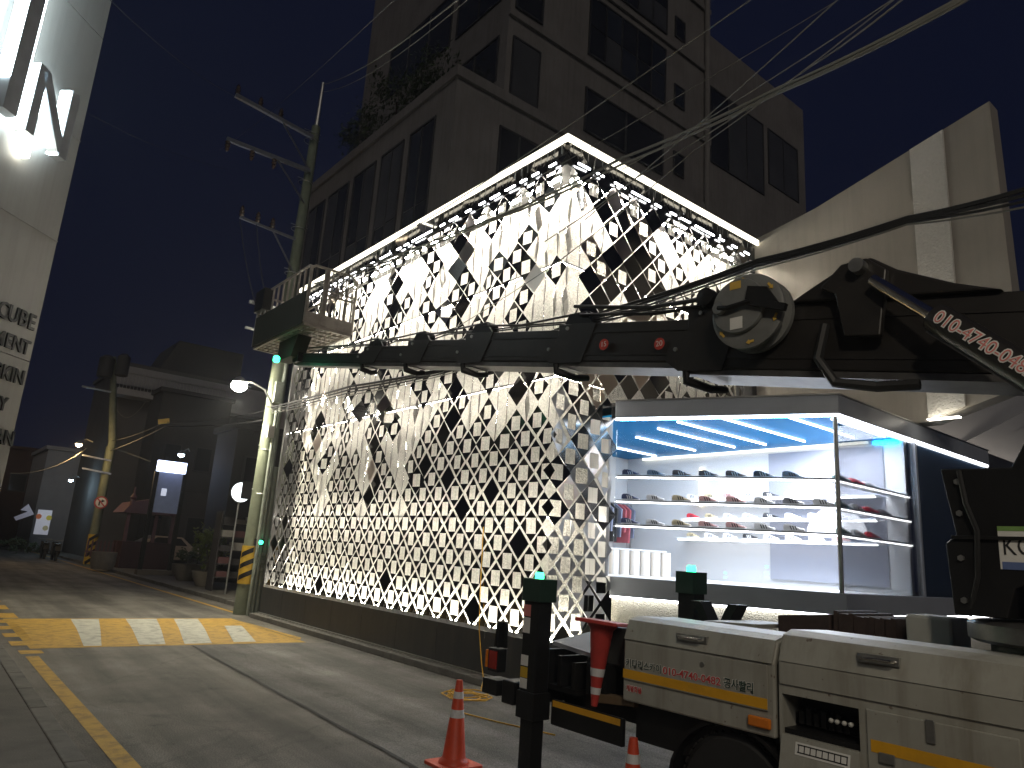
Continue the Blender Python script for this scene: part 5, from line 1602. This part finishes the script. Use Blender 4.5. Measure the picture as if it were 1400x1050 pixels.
for k in range(5):
    z = 0.5 + k * 0.42
    MB().box(p.x - 0.45, p.x + 0.9, 16.8, 17.4, z, z + 0.04).build('shelf', M['crate'], cr)
    for j in range(3):
        MB().box(p.x - 0.4 + j * 0.42, p.x - 0.05 + j * 0.42, 16.85, 17.3, z + 0.042, z + 0.18 + 0.12 * rnd.random()).build('box', M[('crate', 'paper', 'paper', 'pink')[(k * 2 + j) % 4 if k > 1 else (0 if j else 3)]], cr)
for x in (p.x - 0.48, p.x + 0.92):
    MB().box(x - 0.02, x + 0.02, 16.8, 17.4, 0.1, 2.6).build('upright', M['crate'], cr)
# potted plant
p = at(283, 770, y=19)
pp = thing('potted_plant', 'leafy yellow green shrub in a concrete tub beside the sign stand', 'plant', (p.x, 19, 0.1))
MB().lathe([(0.25, 0.0), (0.42, 0.3), (0.45, 0.5), (0.4, 0.5), (0.36, 0.42)], (p.x, 19, 0.1), (0, 0, 1), 20).build('tub', M['planter'], pp, smooth=True)
mb = MB()
foliage(mb, (p.x + 0.1, 19, 1.45), (0.6, 0.5, 0.8), 900, 0.08, frg)
mb.build('foliage', M['leaflight'], pp)
MB().tube([(p.x, 19, 0.5), (p.x + 0.05, 19, 1.2)], 0.03, 6).build('stem', M['bark'], pp)
p = at(256, 775, y=22)
pp = thing('stone_tub', 'wide round concrete flower tub behind the sign stand legs', 'planter', (p.x, 22, 0.1))
MB().lathe([(0.3, 0.0), (0.5, 0.3), (0.55, 0.6), (0.5, 0.6), (0.45, 0.55)], (p.x, 22, 0.1), (0, 0, 1), 22).build('tub', M['planter'], pp, smooth=True)
mb = MB()
foliage(mb, (p.x, 22, 0.95), (0.5, 0.45, 0.35), 350, 0.07, frg)
mb.build('foliage', M['leaf'], pp)
# second utility pole with stripes, no turning sign
p = at(121, 768, y=33)
qx = p.x
fp = thing('utility_pole', 'dark distant utility pole with transformers and striped foot at the bend of the road', 'utility pole', (qx, 33, 0.05))
tz = at(155, 488, y=33)
MB().tube([(qx, 33, 0.0), (qx + 0.04, 33, 6), (tz.x, 33, tz.z)], [0.22, 0.19, 0.14], 14).build('pole', M['concretepole'], fp, smooth=True)
MB().tube([(qx - 0.0, 33, 0.1), (qx, 33, 1.5)], 0.226, 14).build('guard_sleeve', M['guardyellow'], fp)
for k in range(4):
    MB().obox((qx - 0.0, 32.775, 0.3 + k * 0.36), (0.2, 0, 0.16), (0, 0.006, 0), (-0.02, 0, 0.07)).build('guard_stripe', M['black'], fp)
for (px, py, w_) in ((145, 502, 0.35), (168, 500, 0.3)):
    c = at(px, py, y=32.7)
    MB().lathe([(w_ * 0.8, -0.55), (w_, -0.5), (w_, 0.45), (w_ * 0.5, 0.6)], c, (0, 0, 1), 14).build('transformer', M['housedark'], fp, smooth=True)
for py in (528, 622, 640):
    c = at(112, py, y=32.8)
    d = at(152, py + 8, y=32.8)
    MB().bar(c, d, 0.08).build('crossarm', M['steel'], fp)
ns_ = thing('no_turn_sign', 'round red rimmed no right turn sign on the distant utility pole', 'road sign', (qx + 0.3, 32.6, 2.4))
c = at(138, 687, y=32.5)
MB().lathe([(0.3, 0.0), (0.3, 0.02)], c, (0, -1, 0), 24).build('rim', mat('sign_red', (0.45, 0.06, 0.06), 0.5), ns_)
MB().lathe([(0.235, 0.021), (0.235, 0.024)], c, (0, -1, 0), 24).build('face', M['textbacking'], ns_)
am = MB()
cc = c + Vector((0, -0.03, 0))
am.prism([cc + Vector((x, 0, z)) for x, z in ((-0.1, -0.15), (-0.04, -0.15), (-0.04, 0.03), (0.03, 0.05), (0.03, 0.0), (0.15, 0.08), (0.03, 0.15), (0.03, 0.1), (-0.1, 0.07))], (0, 0.004, 0))
am.build('arrow', M['black'], ns_)
MB().obox(cc + Vector((0, -0.006, 0)), (0.17, 0, -0.17), (0, 0.002, 0), (0.02, 0, 0.02)).build('slash', mat('sign_red_bar', (0.5, 0.06, 0.06), 0.5), ns_)
MB().bar(c + Vector((0, 0.02, 0)), (qx + 0.05, 33, c.z), 0.04).build('bracket', M['steel'], ns_)
# lit slanted beam and post near the far pole
tp = at(152, 611, y=33.5)
gpost = thing('lit_post', 'pale post catching warm lamp light beside the distant utility pole', 'post', (tp.x, 33.5, 0.1))
bt = at(141, 660, y=33.5)
MB().prism([(bt.x - 0.1, 33.5, 0.1), (bt.x + 0.08, 33.5, 0.1), (tp.x + 0.16, 33.5, tp.z), (tp.x - 0.2, 33.5, tp.z)], (0, 0.2, 0)).build('post', M['concretepole'], gpost)
b2_ = at(206, 631, y=33.5)
MB().bar(tp, b2_, 0.06).build('beam', M['wiregrey'], gpost)


def far_lamp(px, py, Y, m, e, col, label, drop):
    c = at(px, py, y=Y)
    t = thing('far_lamp', label, 'lamp', c, 'distant lamps along the street')
    MB().lathe([(0.02, 0.16), (0.12, 0.06), (0.14, 0.0)], c, (0, 0, 1), 12).build('lamp_head', M['steel'], t)
    MB().lathe([(0.13, 0.0), (0.12, -0.08), (0.04, -0.13)], c, (0, 0, 1), 12).build('lens', M[m], t)
    MB().tube([c + Vector((0, 0.05, 0.1)), c + Vector((0.3, 0.2, 0.3)), c + Vector((drop, 0.3, 0.2))], 0.025, 6).build('arm', M['steel'], t)
    lamp_light('far_lamp_light', 'POINT', c + Vector((0, -0.1, -0.3)), e, col, t, shadow_soft_size=0.12)


far_lamp(108, 607, 31.5, 'lampwarm', 110, (1.0, 0.66, 0.3), 'warm orange street lamp far up the road', 0.6)
far_lamp(97, 656, 45, 'lampblue', 45, (0.55, 0.8, 1.0), 'small bluish wall lamp far up the road', 0.5)
far_lamp(170, 611, 52, 'lampblue', 8, (0.6, 0.8, 1.0), 'faint bluish lamp behind the distant utility pole', 0.4)
far_lamp(248, 621, 26, 'lampblue', 6, (0.8, 0.85, 1.0), 'tiny white lamp just above the sign stand', 0.4)
# red and pink kiosk with a low wall, picket fence, parked car
KY = 30
ka, kb = at(168, 775, y=KY), at(228, 780, y=KY)
kk = thing('kiosk', 'dark red kiosk with dusty pink sloping roof behind the pavement', 'kiosk', (ka.x, KY, 0.1))
zr = at(190, 690, y=KY).z
MB().box(ka.x - 0.2, kb.x, KY, KY + 2, 0.1, 1.3).build('wall', M['maroon'], kk)
for x in (ka.x - 0.2, ka.x + 1.0, kb.x - 0.15):
    MB().box(x, x + 0.14, KY + 0.01, KY + 0.15, 1.302, zr - 0.4).build('post', M['pink'], kk)
MB().prism([(ka.x - 0.45, KY - 0.2, zr - 0.4), (kb.x + 0.2, KY - 0.2, zr - 0.4), (kb.x, KY - 0.2, zr - 0.15), ((ka.x + kb.x) / 2, KY - 0.2, zr + 0.35), (ka.x - 0.1, KY - 0.2, zr + 0.1)], (0, 2.3, 0)).build('roof', M['pink'], kk)
MB().lathe([(0.14, 0), (0.1, 0.3), (0.16, 0.4), (0.05, 0.6), (0.04, 0.9)], (ka.x - 0.1, KY - 0.1, zr - 0.1), (0, 0, 1), 10).build('finial', M['pink'], kk)
p = at(137, 770, y=28.5)
pl_ = thing('round_planter', 'pale concrete planter beside the striped foot of the distant pole', 'planter', (p.x, 28.5, 0.1))
MB().lathe([(0.42, 0.0), (0.5, 0.3), (0.5, 0.72), (0.42, 0.72), (0.4, 0.62)], (p.x + 0.1, 28.5, 0.1), (0, 0, 1), 18).build('tub', M['planter'], pl_)
fc = thing('picket_fence', 'short white picket fence lit behind the concrete planter', 'fence', (p.x, 31, 0.1))
for k in range(10):
    x = p.x - 0.2 + k * 0.17
    MB().prism([(x, 31, 0.5), (x + 0.07, 31, 0.5), (x + 0.07, 31, 1.2), (x + 0.035, 31, 1.3), (x, 31, 1.2)], (0, 0.03, 0)).build('picket', M['pink'], fc)
MB().box(p.x - 0.25, p.x + 1.5, 31.032, 31.06, 0.7, 0.78).build('rail', M['pink'], fc)
# parked car beyond the fence
CYY = 35
ca = at(196, 735, y=CYY)
car = thing('parked_car', 'pale parked car half hidden behind the sign stand and kiosk', 'car', (ca.x, CYY, 0.1))
cxo = ca.x - 0.6
MB().prism([(cxo, CYY, 0.4), (cxo + 4.1, CYY, 0.4), (cxo + 4.2, CYY, 0.85), (cxo + 3.9, CYY, 1.05), (cxo + 3.2, CYY, 1.12), (cxo + 2.6, CYY, 1.6), (cxo + 1.2, CYY, 1.62), (cxo + 0.4, CYY, 1.15), (cxo, CYY, 1.0)], (0, 1.7, 0)).build('body', M['carpaint'], car, bevel=0.06)
MB().prism([(cxo + 0.75, CYY - 0.012, 1.15), (cxo + 2.9, CYY - 0.012, 1.15), (cxo + 2.5, CYY - 0.012, 1.53), (cxo + 1.3, CYY - 0.012, 1.54)], (0, 0.02, 0)).build('side_window', M['carglass'], car)
for x in (cxo + 0.8, cxo + 3.3):
    MB().lathe([(0.2, -0.1), (0.31, -0.1), (0.31, 0.1), (0.2, 0.1)], (x, CYY + 0.1, 0.41), (0, 1, 0), 18).build('wheel', M['rubber'], car)
# buildings up the road


def house(label, X0, X1, Y0, Y1, Hh, m, wins=(), face='y', roof=True):
    t = thing('far_house', label, 'building', (X0, Y0, 0), 'buildings up the road')
    MB().box(X0, X1, Y0, Y1, 0, Hh).build('wall', M[m], t)
    if roof:
        MB().box(X0 - 0.15, X1 + 0.15, Y0 - 0.15, Y1 + 0.15, Hh + 0.002, Hh + 0.25).build('parapet', M[m], t)
    for (u0, u1, z0, z1) in wins:
        if face == 'y':
            f = MB().box(X0 + u0, X0 + u1, Y0 - 0.05, Y0 - 0.002, z0, z1).build('window', M['towerframe'], t)
            MB().box(X0 + u0 + 0.08, X0 + u1 - 0.08, Y0 - 0.06, Y0 - 0.052, z0 + 0.08, z1 - 0.08).build('pane', M['towerglass'], f)
        else:
            f = MB().box(X0 - 0.05, X0 - 0.002, Y0 + u0, Y0 + u1, z0, z1).build('window', M['towerframe'], t)
            MB().box(X0 - 0.06, X0 - 0.052, Y0 + u0 + 0.08, Y0 + u1 - 0.08, z0 + 0.08, z1 - 0.08).build('pane', M['towerglass'], f)
    return t


HY = 42
L0, L1 = at(165, 520, y=HY), at(348, 560, y=HY)
Zt, Zb = at(180, 502, y=HY).z, at(180, 535, y=HY).z
hb = house('white balconied house, dark below, seen past the bright street lamp', L0.x, L1.x + 4, HY, HY + 9, Zt, 'houserender')
MB().box(L0.x - 0.3, L1.x + 4, HY - 1.3, HY - 0.01, Zb - 0.5, Zb - 0.1).build('balcony_slab', M['housewhite'], hb)
MB().box(L0.x - 0.3, L1.x + 4, HY - 0.2, HY - 0.005, Zt - 1.2, Zt).build('upper_band', M['housewhite'], hb)
MB().box(L0.x + 6, L1.x + 4, HY - 1.3, HY - 1.25, Zb - 0.1, Zb + 0.9).build('balcony_wall', M['housewhite'], hb)
f = MB().box(L0.x + 3.2, L0.x + 6.2, HY - 0.06, HY - 0.003, Zb + 0.1, Zt - 1.5).build('window', M['towerframe'], hb)
for k in range(3):
    MB().box(L0.x + 3.3 + k * 0.98, L0.x + 4.15 + k * 0.98, HY - 0.07, HY - 0.062, Zb + 0.2, Zt - 1.6).build('pane', M['towerglass'], f)
rl = MB()
for k in range(30):
    x = L0.x - 0.25 + k * 0.2
    rl.box(x, x + 0.03, HY - 1.28, HY - 1.25, Zb - 0.1, Zb + 0.85)
rl.build('railing_bars', M['steel'], hb, kind='stuff')
MB().box(L0.x - 0.28, L0.x + 6, HY - 1.3, HY - 1.24, Zb + 0.85, Zb + 0.92).build('handrail', M['steel'], hb)
MB().prism([(L0.x + 2.2, HY + 1, Zt + 0.2), (L0.x + 7.5, HY + 1, Zt + 0.2), (L0.x + 7.5, HY + 1, Zt + 2.6), (L0.x + 3.2, HY + 1, Zt + 2.6)], (0, 5, 0)).build('roof_room', M['housedark'], hb)
hx = at(75, 650, y=52)
house('narrow white building far up the road with a pale plain wall', hx.x - 0.7, hx.x + 2.0, 52, 60, at(75, 615, y=52).z, 'housewhite')
house('dark house right of the narrow white building, far up the road', hx.x + 2.2, hx.x + 5.5, 49, 58, at(100, 600, y=49).z, 'housedark', ((0.5, 1.5, 3.2, 4.4), (2.0, 3.0, 3.2, 4.4)))
house('tall dark house behind the distant utility pole', 3.4, 7.5, 38.5, 41.5, 10.0, 'housedark', ((0.6, 1.6, 5.5, 7.0), (2.4, 3.4, 5.5, 7.0), (0.6, 1.6, 2.5, 4.0)))
house('dull red brick house at the bend, left of the narrow white building', -6.5, 0.6, 62, 72, 7.5, 'brickred', ((1.0, 2.2, 4.2, 5.6), (3.2, 4.4, 4.2, 5.6), (5.2, 6.4, 4.2, 5.6)))
house('low dark building behind the kiosk and parked car', 4.5, 14.0, 37.0, 38.4, 4.2, 'housedark', ((1.0, 2.6, 1.2, 2.8), (3.4, 5.0, 1.2, 2.8)))
house('dark grey house beside the concrete pole, behind the rack', 2.6, 9.0, 21.5, 24, 6.0, 'housedark', ((0.4, 1.6, 3.6, 5.0),), roof=True)
house('dark house on the left side of the road beyond the corner building', -16, -8.5, 30, 60, 9, 'housedark')
# lit notice board at the foot of the white building
p0_, p1_ = at(46, 728, y=48), at(72, 698, y=48)
nb = thing('notice_board', 'lit white notice board with coloured round icons far up the road', 'sign', (p0_.x, 48, 0))
MB().box(p0_.x, p1_.x, 48, 48.1, p0_.z - 0.1, p1_.z).build('board', emis('board_white', (0.75, 0.75, 0.9), 0.16), nb)
for k, (px, py, col_) in enumerate(((53, 706, (0.7, 0.2, 0.08)), (67, 708, (0.7, 0.6, 0.1)), (62, 722, (0.55, 0.5, 0.3)))):
    c = at(px, py, y=47.98)
    MB().lathe([(0.16, 0), (0.16, 0.01)], c, (0, -1, 0), 14).build('icon', mat('icon_%d' % k, col_, 0.5, emit=col_, estr=0.1), nb)
c = at(34, 700, y=46)
aw = MB().prism([c + Vector((x, 0, z)) for x, z in ((-0.5, -0.35), (0.15, 0.05), (-0.25, 0.1), (0.1, 0.5), (0.5, -0.1), (-0.35, -0.55))], (0, 0.06, 0)).build('arrow_sign', emis('arrow_lilac', (0.5, 0.45, 0.7), 0.08))
tag(aw, 'small pale lilac arrow sign left of the notice board', 'sign')
for k, (px, Y, lab) in enumerate(((60, 40, 'dark scooter parked at the road edge, nearer the middle of the road'), (76, 38, 'dark scooter parked at the road edge, nearer the distant pole'))):
    c = at(px, 752, y=Y)
    sct = thing('scooter', lab, 'scooter', (c.x, Y, 0), 'scooters at the road edge')
    x, y = c.x, Y
    for dy in (-0.6, 0.6):
        MB().lathe([(0.15, -0.05), (0.24, -0.045), (0.24, 0.045), (0.15, 0.05)], (x, y + dy, 0.24), (1, 0, 0), 18).build('wheel', M['rubber'], sct)
    MB().prism([(x - 0.14, y - 0.75, 0.5), (x - 0.14, y - 0.65, 0.78), (x - 0.14, y + 0.05, 0.8), (x - 0.14, y + 0.1, 0.35), (x - 0.14, y + 0.4, 0.32), (x - 0.14, y + 0.5, 0.95), (x - 0.14, y + 0.6, 0.95), (x - 0.14, y + 0.65, 0.3), (x - 0.14, y - 0.5, 0.28)], (0.28, 0, 0)).build('body', M['black'], sct, bevel=0.03)
    MB().box(x - 0.13, x + 0.13, y - 0.72, y + 0.05, 0.8, 0.88).build('seat', M['charcoal'], sct, bevel=0.02)
    MB().tube([(x - 0.35, y + 0.45, 1.05), (x, y + 0.52, 1.02), (x + 0.35, y + 0.45, 1.05)], 0.02, 6).build('handlebar', M['steel'], sct)
    MB().lathe([(0.03, 0), (0.08, 0.05), (0.08, 0.07)], (x, y + 0.6, 0.85), (0, 1, 0), 12).build('headlight', M['textbacking'], sct)
sh_ = thing('roadside_shrubs', 'low dark shrubs at the left road edge beyond the corner wall', 'shrub', (-3.5, 44, 0))
mb = MB()
for k in range(5):
    foliage(mb, (-4.4 + k * 0.9, 44 + k * 0.6, 0.5), (0.7, 0.6, 0.5), 260, 0.1, frg)
mb.build('foliage', M['leaf'], sh_)
MB().tube([(-3.5, 44, 0), (-3.5, 44, 0.4)], 0.04, 6).build('stem', M['bark'], sh_)

# ------------------------------------------------------------------ overhead wires


def cable(pts, r, m, label, group='overhead cables', sag=0.0, n=24):
    mb = MB()
    P = []
    for a, b in zip(pts, pts[1:]):
        for i in range(n):
            t = i / n
            q_ = Vector(a).lerp(Vector(b), t)
            q_.z -= sag * 4 * t * (1 - t)
            P.append(q_)
    P.append(Vector(pts[-1]))
    mb.tube(P, r, 5)
    return tag(mb.build('overhead_cable', M[m], smooth=True), label, 'cable', group)


ptop = Vector((PX + 0.15, PYY, 14.7))
e1 = at(660, -28, d=9)
cable([ptop, e1], 0.011, 'wiregrey', 'pale cable rising from the tip of the concrete pole to the upper right', sag=0.25)
cable([ptop - Vector((0, 0, 0.25)), at(668, -26, d=9.2)], 0.007, 'wiregrey', 'thinner cable just below the one from the pole tip', sag=0.35)
ar1 = at(322, 130, y=10.42)
cable([at(300, 205, d=30), at(560, -20, d=9)], 0.006, 'wire', 'faint cable crossing the open sky left of the tower', sag=0.2)
cable([at(448, 384, d=15.5), at(1040, -10, d=7)], 0.008, 'wiregrey', 'thin pale cable crossing the tower from the basket to the top edge', sag=0.1)
cable([at(560, 335, d=14), at(1175, -18, d=7)], 0.005, 'wiregrey', 'thin dark line above the roof corner crossing the tower windows', sag=0.1)
mid = at(800, 243, d=9.2)
for k, (py, dd, r_, lab) in enumerate(((388, 0, 0.018, 'thick upper cable of the bundle crossing in front of the roof corner'), (393, 8, 0.015, 'second cable of the bundle crossing in front of the roof corner'), (400, 5, 0.009, 'loosely hanging lower cable of the bundle in front of the roof corner'))):
    cable([at(430, py, d=15), at(690, 292 + dd * 0.4, d=10.5), at(850, 216 + dd * 0.8 + k * 2, d=8.4), at(1065, 120 + dd * 0.3 + k * 3, d=6.6), at(1330, -12 + k * 4, d=5)], r_, 'wiregrey', lab, sag=0.03)
cable([at(745, 330, d=9.5), at(870, 243, d=8.5), at(1110, 90, d=6.6), at(1250, -14, d=5.2)], 0.008, 'wiregrey', 'pale cable crossing the others right of the roof corner', sag=0.02)
cable([at(585, 470, d=10.4), at(760, 360, d=9), at(950, 205, d=7.5), at(1240, -15, d=5)], 0.006, 'wiregrey', 'thin cable rising past the sheaves of the boom to the upper right', sag=0.03)
for k in range(4):
    cable([at(372, 556 + k * 3, y=10.3), at(480, 528 + k * 4, d=13.5), at(610, 503 + k * 3, d=11.2), at(832, 424 + k * 5, d=8.6), at(1035, 356 + k * 4, d=7.4), at(1240, 298 + k * 3, d=6.3), at(1430, 250 + k * 9, d=5.4)], (0.022, 0.018, 0.013, 0.009)[k], 'wire' if k < 3 else 'wiregrey', ['topmost thick cable of the bundle passing in front of the taupe wall', 'second cable of the bundle passing in front of the taupe wall', 'third cable of the bundle passing in front of the taupe wall', 'thin lowest cable of the bundle passing in front of the taupe wall'][k], sag=0.02)
for k, (a_, x1_, lab) in enumerate((((800, 300), 1160, 'thin straight cable crossing the upper right sky, left of the thick bundle'), ((850, 232), 1240, 'second thin straight cable crossing the upper right sky by the thick bundle'))):
    cable([at(*a_, d=9), at(x1_, -14, d=5.4)], 0.006, 'wiregrey', lab, sag=0.04)
lp = Vector((PX - 0.15, PYY, 4.75))
far_ = Vector((qx, 33, at(118, 612, y=33).z))
cable([lp, at(226, 583, d=24), far_], 0.018, 'wire', 'sagging cable with a yellow tag between the two utility poles', sag=0.06)
cable([lp + Vector((0, 0, 0.25)), at(226, 577, d=24.2), far_ + Vector((0, 0, 0.5))], 0.01, 'wire', 'thinner cable over the one carrying the yellow tag', sag=0.1)
c = at(224, 576, d=24)
tg = MB().obox(c, (0.17, 0.0, 0.05), (0, 0.004, 0), (-0.02, 0, 0.08)).build('cable_tag', M['arrow'])
tag(tg, 'small yellow tag hanging on the cable between the poles', 'tag')
wa, wb = at(118, 613, y=32.5), at(14, 647, y=24)
cable([wa, wb], 0.016, 'wiregrey', 'pale sagging cable lit by the warm far lamp', sag=0.35)
cable([at(160, 560, y=32), at(200, 548, y=32), ], 0.012, 'wiregrey', 'short looping wire under the distant transformers', sag=0.6)
cable([at(375, 470, y=10.5), at(328, 300, y=10.4)], 0.012, 'wire', 'black drop wire curving down beside the concrete pole', sag=0.5)
cable([at(385, 470, y=10.5), at(350, 300, y=10.4)], 0.012, 'wire', 'second black drop wire curving down beside the concrete pole', sag=0.5)
cable([at(330, 135, y=10.4), at(130, -20, d=10)], 0.006, 'wire', 'thin line leaving the top crossarm to the upper left', sag=0.2)
cable([at(312, 232, y=10.4), at(60, 120, d=14)], 0.005, 'wire', 'thin line leaving the second crossarm to the left', sag=0.2)

# ------------------------------------------------------------------ thin haze added to imitate lens glow round the lamps
hm = bpy.data.materials.new('glow_haze')
hm.use_nodes = True
t_ = hm.node_tree
t_.nodes.remove(t_.nodes['Principled BSDF'])
pv = t_.nodes.new('ShaderNodeVolumePrincipled')
pv.inputs['Color'].default_value = (0.85, 0.88, 0.95, 1)
pv.inputs['Density'].default_value = 0.0012
pv.inputs['Anisotropy'].default_value = 0.5
t_.links.new(pv.outputs[0], t_.nodes['Material Output'].inputs['Volume'])
hb_ = MB().box(-155, 155, -155, 255, -1.1, 48).build('haze', hm)
hb_['kind'] = 'stuff'
